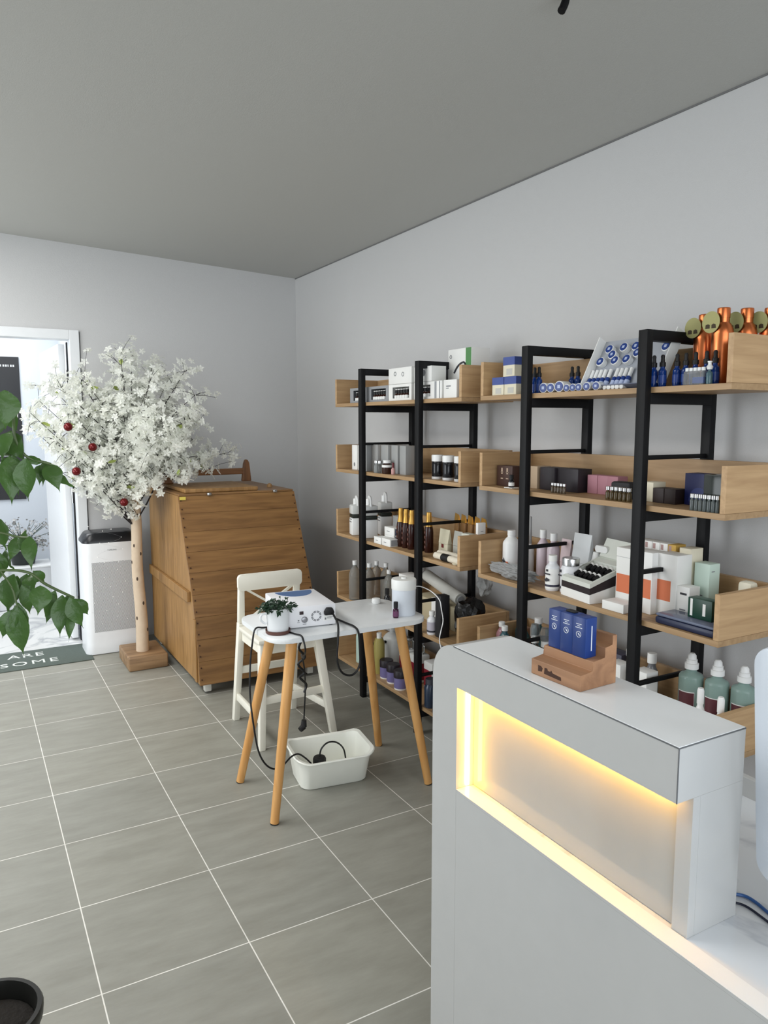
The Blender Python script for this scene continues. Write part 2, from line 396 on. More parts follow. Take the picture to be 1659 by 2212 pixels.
# ------------------------------------------------------------------ TOP SHELF, far unit
z = ZS[0]
vial0 = None
def vial_at(x, y, z, label, group):
    global vial0
    if vial0 is None:
        vial0 = turned('dropper_vial', label, 'vial', (x, y, z), [('glass', bottle_prof(.0115, .034, .006, .025, .031), AMBER), ('paper_label', ring(.0116, .005, .023), CARD), ('cap', cap(.0092, .0345, .05), RUB), ('cap_top', cap(.0075, .0502, .054), CARD)], group, seg=12)
        return vial0
    return dup(vial0, (x, y, z), label, group=group)
def display_carton(label, y0, y1, h, x=1.885):
    t = thing('display_carton', label, 'box', (x, (y0+y1)/2, ZS[0]+.0003), 0, 'open fronted display cartons on the top shelf')
    w = (y1-y0)/2; d = .085
    g = G(); g.box(0, d, -w, w, 0, .003).box(0, d, -w, w, h-.003, h).box(d-.003, d, -w, w, .003, h-.003).box(0, d, -w, -w+.003, .003, h-.003).box(0, d, w-.003, w, .003, h-.003)
    g.box(0, .002, -w+.003, w-.003, .003, .012).box(0, .002, -w+.003, -w+.022, .012, h-.003).box(0, .002, w-.04, w-.003, .012, h-.003).box(0, .002, -w+.022, w-.04, h-.014, h-.003)
    g.build('carton_shell', GREYC if 'grey' in label else CARD, t, smooth=False)
    return t
VG = 'small black capped vials in the display cartons'
for di, (lab, y0, y1, n, wh) in enumerate([
        ('grey display carton of vials at the far end of the top shelf', 3.535, 3.735, 4, 'the display carton at the far shelf end'),
        ('grey display carton of vials, second from far end of top shelf', 3.312, 3.531, 5, 'the second display carton from the far end'),
        ('white display carton of vials beneath a white carton, left of the second post', 3.085, 3.306, 5, 'the display carton left of the second post'),
        ('white display carton of vials beneath a white carton, right of the second post', 2.897, 3.06, 3, 'the display carton right of the second post')]):
    display_carton(lab, y0, y1, .08)
    for i in range(n):
        y = y1-.052-i*.0255
        vial_at(1.903, y, ZS[0]+.0042, f'black capped vial, {nth(i, n)} in {wh}', VG)
c = carton('carton', 'white carton with small grey emblems, left of the second post', 1.93, 3.195, z+.0815, .09, .22, .078, CARD)
for yy, zz in ((.045, .05), (-.03, .045)):
    G().lathe([(.008, 0), (.011, 0), (.011, .0006), (.008, .0006)], 14, Matrix.Translation((-.0456, yy, zz)) @ Matrix.Rotation(-PI/2, 4, 'Y')).build('emblem_print', GREYINK, c)
c = carton('carton', 'white carton with a round grey emblem, right of the second post', 1.925, 2.985, z+.0815, .08, .15, .07, CARD)
G().lathe([(0, 0), (.014, 0), (.014, .0006), (0, .0006)], 16, Matrix.Translation((-.0406, -.01, .04)) @ Matrix.Rotation(-PI/2, 4, 'Y')).build('emblem_print', GREYINK, c)
carton('carton', 'dark grey carton at the back, under the top bar of second post', 2.06, 3.09, z, .08, .10, .155, mat('dark_grey_card', (92, 94, 97), .6))
carton('carton', 'narrow white carton with grey stripes, right of the vial displays', 1.91, 2.852, z, .07, .082, .079, CARD, prints=[('f', .3, .5, .02, .98, GREYC), ('f', .75, .85, .02, .98, GREYC)])
carton('carton', 'small white carton with a faint caption, at near end of far top shelf', 1.91, 2.745, z, .07, .1, .079, CARD, prints=[('f', .2, .55, .62, .68, GREYINK), ('f', .2, .4, .52, .56, GREYINK)])
c = carton('carton', 'tall white carton with green edge stripe showing above the shelf end', 2.055, 2.86, z, .1, .185, .228, CARD, prints=[('f', .76, .99, .40, .999, mat('green_print', (86, 140, 84), .55))])
G().tube(smooth_pts([(-.0505, .04, .12), (-.0505, .01, .15), (-.0505, -.03, .165), (-.0505, -.05, .15), (-.0505, -.055, .125)], 4), .005, 5).build('figure_print', INK, c)
G().lathe([(.006, 0), (.009, 0), (.009, .0006), (.006, .0006)], 14, Matrix.Translation((-.0506, .07, .195)) @ Matrix.Rotation(-PI/2, 4, 'Y')).build('emblem_print', GREYINK, c)
# ------------------------------------------------------------------ TOP SHELF, near unit
BW = mat('periwinkle_print', (66, 84, 150), .5)
for lab, y, dy, zz, dz in (('blue and white carton standing on two others, left of the third post', 2.338, .07, .0705, .075), ('lower left blue and white carton, left of the third post', 2.405, .072, 0, .07), ('lower right blue and white carton, left of the third post', 2.328, .072, 0, .07)):
    carton('carton', lab, 1.91, y, z+zz, .075, dy, dz, CREAMC, prints=[('f', 0, 1, .58, .999, BW), ('f', .3, .8, .08, .4, mat('pale_grey_print', (196, 194, 186), .6)), ('s', 0, 1, .58, .999, BW)], group='blue and white cartons on the top shelf')
def dropper_parts(m=BLUEG):
    return [('glass', bottle_prof(.0125, .062, .007, .048, .057), m), ('paper_label', [(.0126, .012), (.0131, .012), (.0131, .036), (.0126, .036)], BLUE), ('cap', cap(.0092, .0622, .076), RUB), ('bulb', [(0, .0762), (.0065, .0762), (.0055, .086), (.0062, .094), (.004, .0985), (0, .0995)], RUB)]
dr0 = turned('dropper_bottle', 'blue dropper bottle tucked behind the third post', 'bottle', (1.905, 2.222, z), dropper_parts(), 'blue dropper bottles on the top shelf', seg=14)
for lab, x, y in (('blue dropper bottle just right of the third post', 1.90, 2.192), ('left one of two dropper bottles behind the blue lidded tubs', 2.0, 2.123), ('right one of two dropper bottles behind the blue lidded tubs', 2.0, 2.092),
                  ('left dropper bottle seen through the fourth post, before the tray', 1.90, 1.655), ('right dropper bottle seen through the fourth post, before the tray', 1.90, 1.622),
                  ('first dropper bottle right of the display tray', 1.915, 1.580), ('second dropper bottle right of the display tray', 1.915, 1.548), ('third dropper bottle right of the display tray', 1.915, 1.514),
                  ('fourth dropper bottle right of the display tray', 1.915, 1.476), ('dropper bottle nearest the copper bottles', 1.915, 1.447)):
    dup(dr0, (x, y, z), lab)
# tubs lying on their side with the blue lid to the room
tub0 = None
def tub(lab, loc, r, L, rot):
    t = thing('cream_tub', lab, 'tub', loc, 0, 'white tubs with blue lids'); t.rotation_euler = rot
    G().lathe([(0, 0), (r*.95, 0), (r, .002), (r, L), (r*.86, L+.001), (0, L+.001)], 20).build('tub_body', WHITE, t)
    G().lathe([(0, L+.0012), (r*.86, L+.0012), (r*.84, L+.0026), (0, L+.0026)], 20).build('lid_disc', BLUE, t)
    G().box(-r*.3, r*.3, -r*.3, r*.3, L+.0026, L+.0031).build('lid_label', mat('pale_blue_label', (178, 190, 220), .5), t, smooth=False)
    return t
LIE = (0, -PI/2, R_(12))
for i, (y, r, L) in enumerate([(2.158, .0185, .035), (2.118, .0175, .032), (2.077, .0200, .05), (2.034, .0135, .028), (2.003, .0135, .028), (1.974, .0135, .028), (1.936, .0145, .03), (1.892, .0145, .03)]):
    tub(f'white tub lying with blue lid forward, {nth(i, 8)} of the shelf edge row', (1.885+L, y, z+r+.0005), r, L, LIE)
for i in range(5):
    t = turned('sample_tube', f'small white tube lying on the shelf edge, {nth(i, 5)} of five', 'tube', (1.9, 1.862-i*.0185, z+.0092), [('tube_body', [(0, 0), (.0085, 0), (.0085, .03), (0, .03)], WHITE), ('tube_tip', [(0, .0302), (.004, .0302), (.003, .036), (0, .036)], WHITE)], 'white sample tubes', rot=(0, PI/2, R_(8*(i % 2)-4)), seg=12)
# leaning display tray
ang = math.atan2(.175, .09)
t = thing('display_tray', 'white leaning display tray of blue lidded samples, behind the fourth post', 'display tray', (1.927, 1.81, z+.0005), 0)
t.rotation_euler = (0, PI/2-ang, 0)         # local z runs up the slope, -x faces the room
TL = .197; W2 = .166
G().box(0, .004, -W2, W2, 0, TL).build('tray_panel', mat('grey_blister', (168, 172, 180), .25), t, smooth=False)
for s in (-1, 1): G().box(-.034, .004, s*W2-.002, s*W2+.002, 0, TL, .0005).build('tray_side', CARD, t, smooth=False)
G().box(-.034, 0, -W2+.003, W2-.003, 0, .003).build('tray_lip', mat('blue_grey_lip', (120, 128, 150), .4), t, smooth=False)
bpy.context.view_layer.update()
TM = t.matrix_world.copy(); trot = t.rotation_euler
def on_tray(y, s, off): return TM @ Vector((-off, y-1.81, s))
def ty(u): return 1.953-(u-1290)*.00196
for i, (u, v) in enumerate([(1306, 752), (1339, 747), (1366, 744), (1432, 744), (1318, 762), (1375, 757), (1296, 776), (1330, 773), (1356, 770)]):
    s = TL*min(.84, (826-v)/(93+(u-1290)*.166))
    row = 'top row' if i < 4 else ('middle row' if i < 6 else 'lower row')
    k = (i, 4) if i < 4 else ((i-4, 2) if i < 6 else (i-6, 3))
    o = tub(f'blue lidded tub on the display tray, {nth(*k)} in the {row}', on_tray(ty(u), s, .0005), .0168, .019, (0, 0, 0))
    o.rotation_euler = (TM.to_3x3() @ Matrix.Rotation(-PI/2, 3, 'Y')).to_euler()
bt0 = None
for i, u in enumerate([1284, 1294, 1304, 1314, 1326, 1342, 1352, 1362, 1373]):
    loc = on_tray(ty(u), .004, .0095)
    lab = f'white capped blue bottle on the display tray, {nth(i, 9)} in the row'
    if bt0 is None:
        bt0 = turned('sample_bottle', lab, 'bottle', loc, [('bottle_body', [(0, 0), (.0085, 0), (.0085, .036), (.006, .039), (0, .039)], BLUE), ('bottle_label', ring(.0086, .008, .024), mat('pale_blue_label', (178, 190, 220), .5)), ('cap', cap(.0068, .0392, .071), WHITE)], 'white capped blue bottles on the display tray', seg=12)
        bt0.rotation_euler = TM.to_euler()
    else: dup(bt0, loc, lab)
# blister box and mini pump
t = thing('blister_box', 'clear blister box of white capped samples before the copper bottles', 'box', (1.884, 1.489, z+.0003))
G().box(-.009, .009, -.034, .034, 0, .04, .001).build('blister', CLEARP, t)
G().box(-.0095, .0085, -.0345, .002, .004, .022).build('print', mat('faded_blue_print', (92, 104, 140), .5), t, smooth=False)
g = G()
for k in range(5): g.cyl((0, -.028+k*.014, .0402), (0, -.028+k*.014, .05), .006, seg=10)
g.build('cap_row', WHITE, t)
turned('pump_bottle', 'tiny clear pump bottle beside the blister box', 'bottle', (1.884, 1.441, z), [('bottle_body', bottle_prof(.009, .042, .004, .03, .038), mat('teal_plastic', (110, 150, 160), .15, trans=.6)), ('pump_head', [(0, .0422), (.007, .0422), (.0095, .05), (.005, .056), (.005, .062), (.0065, .0622), (.0065, .066), (0, .066)], WHITE)], seg=12)
# copper bottles with paper tags
COP = mat('copper_metal', (216, 124, 76), .28, metal=1, noise=.08, nscale=8)
TAGM = mat('olive_tag', (170, 166, 112), .7); WINM = mat('tag_window', (64, 52, 34), .7)
cu0 = None
for i, (x, y, lab) in enumerate([(2.045, 1.59, 'leftmost copper bottle on the top shelf'), (1.975, 1.472, 'second copper bottle from left on the top shelf'), (2.045, 1.445, 'third copper bottle from left on the top shelf'), (2.098, 1.4045, 'rightmost copper bottle, cut by the photo edge')]):
    if cu0 is None:
        cu0 = turned('copper_bottle', lab, 'bottle', (x, y, z), [('bottle_body', [(0, 0), (.029, 0), (.0308, .003), (.0308, .150), (.029, .163), (.023, .177), (.0175, .183), (.0175, .196), (0, .196)], COP), ('cap', [(0, .1962), (.0185, .1962), (.0185, .222), (.0175, .225), (.014, .226), (0, .2255)], COP)], 'copper bottles with paper tags', seg=28)
        tg = G(); P = [(.03*math.sin(a), .168+.03*math.cos(a)*1.05) for a in [2*PI*k/28 for k in range(28)]]
        tg.prism([(a, b) for a, b in P], 0, -.0325, -.0319, M=None)
        tg = tg.build('paper_tag', TAGM, cu0)
        tg.location = (-.001, .017, .016)
        w = G(); w.prism([(.003, .150), (.018, .150), (.017, .161), (.009, .163), (.003, .160)], 0, -.0331, -.0325).prism([(-.018, .150), (-.003, .150), (-.003, .160), (-.009, .163), (-.016, .161)], 0, -.0331, -.0325)
        w.build('tag_window', WINM, tg, smooth=False)
    else: dup(cu0, (x, y, z), lab, scale=(1, 1, 1.0))
# ------------------------------------------------------------------ SECOND SHELF, far unit
z = ZS[1]
for i, y in enumerate((3.725, 3.655)):
    c = carton('carton', ('left' if i == 0 else 'right')+' slim white carton with a grey emblem, far end of second shelf', 1.93, y, z, .05, .062, .138, CARD, group='slim white cartons on the second shelf')
    G().lathe([(0, 0), (.008, 0), (.008, .0006), (0, .0006)], 12, Matrix.Translation((-.0256, 0, .03)) @ Matrix.Rotation(-PI/2, 4, 'Y') @ Matrix.Diagonal((1.4, 1, 1, 1))).build('emblem_print', GREYINK, c)
for i, (x, y, w) in enumerate([(1.93, 3.59, .055), (1.95, 3.505, .06), (1.955, 3.41, .075), (1.96, 3.315, .065), (1.955, 3.225, .06)]):
    t = carton('clear_box', f'translucent plastic gift box, {nth(i, 5)} of five on the second shelf', x, y, z, .07, w, .145, mat('frosted_plastic', (206, 208, 208), .25, trans=.45, ior=1.15), group='translucent plastic boxes on the second shelf')
for i, (x, y) in enumerate([(1.89, 3.445), (1.892, 3.408)]):
    turned('glass_jar', ('left' if i == 0 else 'right')+' small glass jar with a bright lid, before the plastic boxes', 'jar', (x, y, z), [('glass', bottle_prof(.015, .05, .011, .036, .046), GLASS), ('lid', cap(.0125, .0502, .064), SILVER)], seg=14)
turned('brown_jar', 'squat dark brown jar with pale caption before the plastic boxes', 'jar', (1.892, 3.335, z), [('jar_body', bottle_prof(.026, .055, .018, .046, .053), mat('brown_glass', (52, 30, 22), .2)), ('jar_label', [(.0262, .034), (.0267, .034), (.0267, .046), (.0262, .046)], CARD), ('lid', cap(.02, .0552, .07), WHITE)])
turned('nail_bottle', 'tiny bottle with a dark red cap, right of the squat brown jar', 'bottle', (1.892, 3.272, z), [('bottle_body', bottle_prof(.01, .034, .006, .026, .032), mat('pink_lacquer', (196, 150, 146), .25)), ('cap', cap(.006, .0342, .06), mat('dark_red', (96, 26, 30), .35))], seg=12)
BJ = mat('charcoal_glass', (24, 25, 29), .12)
for i, y in enumerate((2.935, 2.845, 2.752)):
    y = y
    turned('black_jar', f'black jar with white lid and clear base, {nth(i, 3)} of three', 'jar', (1.925, y-.02, z), [('jar_body', [(0, .012), (.026, .012), (.027, .015), (.027, .078), (.025, .082), (0, .082)], BJ), ('lid', [(0, .0822), (.028, .0822), (.0285, .108), (.026, .112), (0, .112)], WHITE), ('jar_base', [(0, 0), (.027, 0), (.0275, .0115), (0, .0115)], mat('pale_base', (206, 206, 206), .3))], 'black jars with white lids')
# second shelf, near unit
c = carton('carton', 'dark brown carton with two pale printed bottles, far end of near second shelf', 1.955, 2.425, z, .05, .10, .084, mat('brown_card', (66, 42, 34), .55))
g = G()
for k in (-.022, .012): g.box(-.0256, -.0249, k+.0, k+.009, .05, .075).box(-.0256, -.0249, k-.003, k+.012, .03, .034).box(-.0256, -.0249, k-.003, k+.012, .056, .059)
g.build('bottle_print', mat('beige_print', (182, 160, 140), .6), c, smooth=False)
turned('essence_bottle', 'small dark bottle with a white label before the brown carton', 'bottle', (1.902, 2.345, z+.003), [('bottle_body', bottle_prof(.0115, .034, .007, .026, .032), BJ), ('bottle_label', ring(.0116, .006, .02), CARD), ('cap', cap(.009, .0342, .05), RUB)], seg=14)
carton('pad', 'thin white pad under the small dark bottle', 1.902, 2.345, z, .035, .05, .0026, CARD, cat='pad', bev=.0004)
PLUM = mat('plum_black_card', (38, 32, 38), .5)
carton('carton', 'pale cardboard sleeve left of the black cartons', 2.0, 2.285, z, .07, .04, .088, mat('pale_kraft', (178, 156, 130), .7))
carton('carton', 'narrower black carton on the second shelf, right of third post', 2.0, 2.207, z, .07, .082, .087, PLUM, group='black cartons on the second shelf')
carton('carton', 'wider black carton on the second shelf, beside the pink cartons', 2.01, 2.107, z, .07, .112, .087, PLUM, group='black cartons on the second shelf')
gv0 = None
for i in range(5):
    lab = f'silver capped vial, {nth(i, 5)} of the five before the black cartons'
    if gv0 is None: gv0 = turned('ampoule_vial', lab, 'vial', (1.905, 2.108, z), [('glass', bottle_prof(.007, .028, .004, .02, .026), mat('smoky_glass', (120, 104, 84), .1, trans=.6)), ('cap', cap(.0062, .0282, .038), SILVER)], 'silver capped vials on the second shelf', seg=12)
    else: dup(gv0, (1.905, 2.108-i*.0155, z), lab)
PINK = mat('pink_card', (176, 124, 136), .6)
for i, y in enumerate((2.013, 1.962, 1.915)):
    carton('carton', f'dusty pink carton, {nth(i, 3)} of three on the second shelf', 2.035, y, z, .05, .049, .068, PINK, group='dusty pink cartons')
carton('case', 'flat black case behind the amber vial row', 1.965, 1.815, z, .05, .085, .058, mat('soft_black', (28, 28, 31), .6), cat='case', bev=.008)
for i in range(6):
    lab = f'silver capped amber vial, {nth(i, 6)} of the row left of the fourth post'
    if i == 0: av0 = turned('ampoule_vial', lab, 'vial', (1.893, 1.822, z), [('glass', bottle_prof(.0085, .034, .005, .025, .031), mat('olive_glass', (110, 92, 56), .1, trans=.55)), ('cap', cap(.0078, .0342, .046), SILVER)], 'amber vial row on the second shelf', seg=12)
    else: dup(av0, (1.893, 1.822-i*.0185, z), lab)
carton('carton', 'cream carton just right of the fourth post on the second shelf', 1.99, 1.716, z, .06, .05, .064, CREAMC)
DKB = mat('dark_brown_card', (42, 31, 30), .55)
for i, y in enumerate((1.665, 1.62)): carton('carton', ('left' if i == 0 else 'right')+' low dark brown carton, left of the navy carton', 1.985, y, z, .06, .043, .048, DKB, group='low dark brown cartons')
c = carton('carton', 'navy blue carton with a rounded emblem on the second shelf', 2.02, 1.54, z, .06, .105, .1, NAVYB)
G().prism([(.036*math.cos(a), .012+.045*math.sin(a)) for a in [PI*k/16 for k in range(17)]], 0, -.0306, -.0299).build('emblem_print', mat('navy_emblem', (34, 48, 110), .4), c, smooth=False)
carton('clear_box', 'dark green tinted plastic box against the near shelf end', 1.935, 1.412, z, .09, .07, .108, mat('dark_green_plastic', (40, 48, 44), .15, trans=.25), bev=.002)
for i in range(7):
    lab = f'silver capped clear vial, {nth(i, 7)} of the row at the near shelf end'
    if i == 0: sv0 = turned('ampoule_vial', lab, 'vial', (1.879, 1.475, z), [('glass', bottle_prof(.007, .038, .0045, .029, .035), mat('grey_glass', (120, 130, 130), .1, trans=.6)), ('cap', cap(.0068, .0382, .05), SILVER)], 'clear vial row on the second shelf', seg=12)
    else: dup(sv0, (1.879, 1.475-i*.0145, z), lab)
# ------------------------------------------------------------------ THIRD SHELF, far unit
z = ZS[2]
def jug(lab, x, y, h=.225, w=.07):
    t = thing('jug', lab, 'jug', (x, y, z+.0003), R_(-12), 'big white jugs on the third shelf')
    hb = h*.80
    g = G().box(-w/2, w/2, -w/2, w/2, 0, h*.46, .008); g.build('jug_body', WHITE, t)
    G().box(-w/2+.001, w/2-.001, -w/2+.001, w/2-.001, h*.462, h*.55, .006).build('dark_band', mat('dark_green_band', (34, 40, 34), .5), t)
    G().box(-w/2, w/2, -w/2, w/2, h*.552, hb, .008).build('jug_shoulder', mat('milky_plastic', (214, 216, 214), .3), t)
    G().tube(smooth_pts([(0, -w*.42, hb-.006), (0, -w*.3, h*.97), (0, w*.1, h), (0, w*.2, hb-.002)], 4), .007, 8).build('handle', WHITE, t)
    G().lathe(cap(.013, hb-.002, h*.95), 14, Matrix.Translation((0, w*.3, 0))).build('cap', WHITE, t)
    G().box(-w/2-.0006, -w/2+.0002, -w*.3, w*.3, h*.34, h*.365).box(-w/2-.0006, -w/2+.0002, -w*.36, w*.36, h*.41, h*.43).build('print', GREYINK, t, smooth=False)
jug('leftmost white jug with dark band, left of the first post', 1.92, 3.735, .215, .068)
jug('white jug with dark band just right of the first post', 1.932, 3.603, .225, .078)
jug('rearmost white jug, behind the small blue and white cartons', 2.06, 3.655, .235, .07)
carton('clear_box', 'clear plastic packet behind the small blue and white cartons', 2.05, 3.44, z, .07, .1, .13, mat('frosted_plastic', (206, 208, 208), .25), group=None)
SB = [('white carton end with a grey window, lowest left of the small stack', 1.893, 3.395, 0, .05, .075, .035), ('white carton with grey window at the right foot of the small stack', 1.893, 3.305, 0, .05, .085, .038),
      ('white carton with navy end, middle of the small stack', 1.955, 3.375, 0, .055, .10, .042), ('white carton with navy end, topmost of the small stack', 1.955, 3.375, .0425, .055, .10, .042)]
for k, (lab, x, y, zz, dx, dy, dz) in enumerate(SB):
    carton('carton', lab, x, y, z+zz, dx, dy, dz, CARD, group='small white cartons on the third shelf', prints=[('s', .15, .95, .1, .9, NAVYB if k > 1 else GREYC), ('f', .25, .55, .45, .52, GREYINK)])
BRG = mat('brown_bottle_glass', (44, 14, 8), .18)
br0 = None
for i, (x, y, lab) in enumerate([(1.935, 3.267, 'leftmost'), (1.935, 3.214, 'second from left'), (1.935, 3.160, 'third from left'), (1.945, 3.098, 'fourth from left, half behind the second post'), (1.96, 3.04, 'rightmost, just right of the second post')]):
    L = f'brown bottle with gold foil neck, {lab}'
    if br0 is None:
        br0 = turned('brown_bottle', L, 'bottle', (x, y, z), [('glass', bottle_prof(.0225, .165, .009, .098, .155), BRG), ('gold_foil', [(0, .197), (.012, .197), (.0135, .175), (.0125, .166), (.018, .128), (.0165, .127), (.0085, .17), (0, .17)], GOLD)], 'brown bottles with gold foil necks', seg=16)
        g = G()
        for k in range(4): g.box(-.0236, -.0224, -.006, .006, .022+k*.024, .034+k*.024)
        g.build('print', mat('faint_red_print', (92, 58, 50), .6), br0, smooth=False)
    else: dup(br0, (x, y, z), L)
foil0 = None
for i, y in enumerate((2.985, 2.93, 2.875, 2.82, 2.77)):
    L = f'gold topped packet, {nth(i, 5)} of five, back of third shelf'
    if foil0 is None:
        foil0 = thing('foil_packet', L, 'packet', (2.09, y, z+.0003), R_(-12), 'gold topped packets')
        G().hexa([(-.012, -.024, 0), (.012, -.024, 0), (.012, .024, 0), (-.012, .024, 0)], [(-.006, -.025, .15), (.006, -.025, .15), (.006, .025, .15), (-.006, .025, .15)], .003).build('packet_body', mat('tan_foil', (150, 112, 70), .4), foil0)
        G().hexa([(-.006, -.025, .1505), (.006, -.025, .1505), (.006, .025, .1505), (-.006, .025, .1505)], [(-.001, -.02, .185), (.001, -.02, .185), (.001, .026, .19), (-.001, .026, .19)]).build('gold_top', GOLD, foil0)
    else: dup(foil0, (2.09, y, z+.0003), L)
def pouch(lab, x, y, w, h, m, rot=0., d=.03, pr=None, zz=None, top=None):
    zz = z if zz is None else zz
    t = thing('pouch', lab, 'pouch', (x, y, zz+.0003), rot)
    G().hexa([(-d/2, -w/2, 0), (d/2, -w/2, 0), (d/2, w/2, 0), (-d/2, w/2, 0)], [(-d*.42, -w*.52, h*.45), (d*.42, -w*.52, h*.45), (d*.42, w*.52, h*.45), (-d*.42, w*.52, h*.45)], .004).build('pouch_body', m, t)
    G().hexa([(-d*.40, -w*.515, h*.452), (d*.40, -w*.515, h*.452), (d*.40, w*.515, h*.452), (-d*.40, w*.515, h*.452)], [(-.001, -w*.55, h), (.001, -w*.55, h*.97), (.001, w*.54, h*1.0), (-.001, w*.54, h*1.0)]).build('pouch_top', top or m, t)
    if pr: G().box(-d/2-.001, -d/2, -w*.1, w*.12, h*.3, h*.44).build('print', pr, t, smooth=False)
    return t
pouch('white pouch with yellow powder and a red mark, on the third shelf', 1.985, 2.935, .075, .125, mat('pale_yellow_pouch', (222, 216, 190), .4), pr=mat('red_mark', (120, 40, 40), .6))
pouch('clear greyish pouch beside the white powder pouch', 2.0, 2.845, .06, .125, mat('grey_pouch', (176, 176, 168), .3))
carton('carton', 'pale carton with green foot, farthest right behind the rolls', 2.0, 2.765, z, .04, .06, .125, mat('pale_green_card', (206, 208, 196), .5), prints=[('f', 0, 1, 0, .4, mat('green_print2', (80, 112, 84), .55))])
for i, (x, zz, r, lab) in enumerate([(1.925, .020, .0195, 'upper left linen roll'), (1.893, .0165, .016, 'front linen roll with a black cap')]):
    t = thing('linen_roll', f'cream {lab} lying on the third shelf', 'roll', (x, 2.785, z+zz+.001))
    G().cyl((0, -.115, 0), (0, .105 if i == 0 else .09, 0), r, seg=14).build('roll_body', mat('linen_cream', (222, 214, 196), .9, noise=.1, nscale=60, bump=.3, bscale=120), t)
    if i == 1: G().cyl((-.002, -.025, 0), (-.002, .025, 0), r+.0022, seg=16).build('black_cap', RUB, t)
turned('small_dish', 'small cream dish lying right of the rolls', 'dish', (1.888, 2.70, z+.0003), [('dish_body', [(0, 0), (.016, 0), (.021, .006), (.019, .0075), (.0, .004)], CREAMC)], seg=16)
t = thing('white_card', 'small white upright card box on the far unit shelf end', 'card box', (1.985, 2.655, ZS[2]+.1375))
G().box(-.021, .021, -.008, .008, 0, .051, .001).build('card_body', mat('bright_card', (236, 236, 234), .5), t)
G().box(-.006, .009, -.0086, -.0079, .013, .015).build('print', GREYINK, t, smooth=False)
# ------------------------------------------------------------------ THIRD SHELF, near unit
t = turned('lotion_bottle', 'white lotion bottle with a dark bird mark, left of the third post', 'bottle', (1.985, 2.44, z), [('bottle_body', bottle_prof(.036, .16, .016, .125, .155), WHITE), ('cap', cap(.017, .1605, .182), WHITE)])
g = G(); g.prism([(-.012, .05), (-.002, .058), (.003, .07), (.006, .058), (.015, .062), (.009, .05), (.003, .036), (-.004, .046)], 0, -.0376, -.0366); g.build('bird_print', INK, t, smooth=False)
G().box(-.0372, -.036, -.024, -.008, .04, .054).build('orange_print', mat('orange_mark', (206, 110, 70), .6), t, smooth=False)
turned('nozzle_bottle', 'slim bottle with a long grey nozzle behind the lotion bottle', 'bottle', (2.075, 2.425, z), [('bottle_body', bottle_prof(.018, .12, .006, .09, .115), WHITE), ('nozzle', [(0, .1202), (.006, .1202), (.004, .235), (0, .237)], mat('grey_nozzle', (150, 150, 150), .4))])
turned('rinse_bottle', 'left milky pink bottle behind the thin bar of third post', 'bottle', (2.075, 2.345, z), [('bottle_body', bottle_prof(.026, .155, .012, .12, .148), mat('milky_pink', (206, 192, 200), .25)), ('cap', cap(.014, .1552, .19), WHITE)], 'milky pink bottles on the third shelf')
turned('rinse_bottle', 'right milky pink bottle behind the thin bar of third post', 'bottle', (2.06, 2.265, z), [('bottle_body', bottle_prof(.026, .155, .012, .12, .148), mat('milky_pink', (206, 192, 200), .25)), ('cap', cap(.014, .1552, .186), WHITE)], 'milky pink bottles on the third shelf')
def crumple(name, label, cat, loc, a, b, c_, m, seed, jag=.35, group=None, sub=4):
    rnd = random.Random(seed); g = G(); bmesh.ops.create_icosphere(g.bm, subdivisions=sub, radius=1)
    for v in g.bm.verts:
        k = 1+rnd.uniform(-jag, jag*.4)
        v.co = Vector((v.co.x*a*k, v.co.y*b*k, max(-c_*.98, v.co.z*c_*k)))
    bmesh.ops.smooth_vert(g.bm, verts=g.bm.verts[:], factor=.5, use_axis_x=True, use_axis_y=True, use_axis_z=True)
    o = g.build(name, m, None, True, loc, sharp=20); return tag(o, label, cat, group)
FILM = mat('crumpled_film', (206, 208, 208), .12, trans=.55, ior=1.15, noise=.2, nscale=30)
crumple('plastic_wrap', 'crumpled clear plastic wrap, left and right of the third post', 'plastic wrap', (1.900, 2.32, z+.034), .028, .165, .034, FILM, 5, .5)
t = turned('vitamin_bottle', 'narrow white labelled bottle with clear collar, third shelf front', 'bottle', (1.915, 2.108, z), [('bottle_body', bottle_prof(.026, .112, .015, .088, .104), mat('milky_bottle', (222, 223, 226), .3)), ('label_band', [(.0262, .008), (.0268, .008), (.0268, .084), (.0262, .084)], CARD), ('stripe', ring(.0269, .016, .024), mat('indigo_print', (62, 62, 78), .6)), ('cap', cap(.0165, .1122, .134), CARD)])
G().box(-.0282, -.0264, -.016, .016, .062, .067).box(-.0282, -.0264, -.005, .005, .074, .082).prism([(-.014, .045), (.002, .05), (.014, .04), (.006, .034), (-.01, .038)], 0, -.0282, -.0266).build('print', INK, t, smooth=False)
t = turned('powder_jar', 'wide white jar with silver lid beside the narrow labelled bottle', 'jar', (1.945, 2.043, z), [('jar_body', [(0, 0), (.036, 0), (.038, .004), (.038, .085), (.034, .098), (.0305, .103), (0, .103)], mat('milky_bottle', (222, 223, 226), .3)), ('stripe', ring(.0381, .016, .025), mat('indigo_print', (62, 62, 78), .6)), ('lid', [(0, .1032), (.032, .1032), (.0325, .128), (.031, .131), (0, .131)], SILVER)])
G().box(-.0396, -.0366, .004, .024, .064, .069).box(-.0396, -.0366, .010, .018, .078, .088).build('print', INK, t, smooth=False)
pouch('white glossy stand up pouch behind the silver lidded jar', 2.06, 2.10, .085, .205, mat('white_film', (218, 222, 224), .2), d=.045)
pouch('pinkish pouch with red mark behind the narrow labelled bottle', 2.07, 2.2, .05, .17, mat('pink_film', (206, 186, 188), .35), d=.03, pr=mat('red_mark2', (150, 50, 60), .5))
t = thing('scoop', 'white plastic scoop sticking out right of the white pouch', 'scoop', (2.06, 2.03, z+.0003), 0)
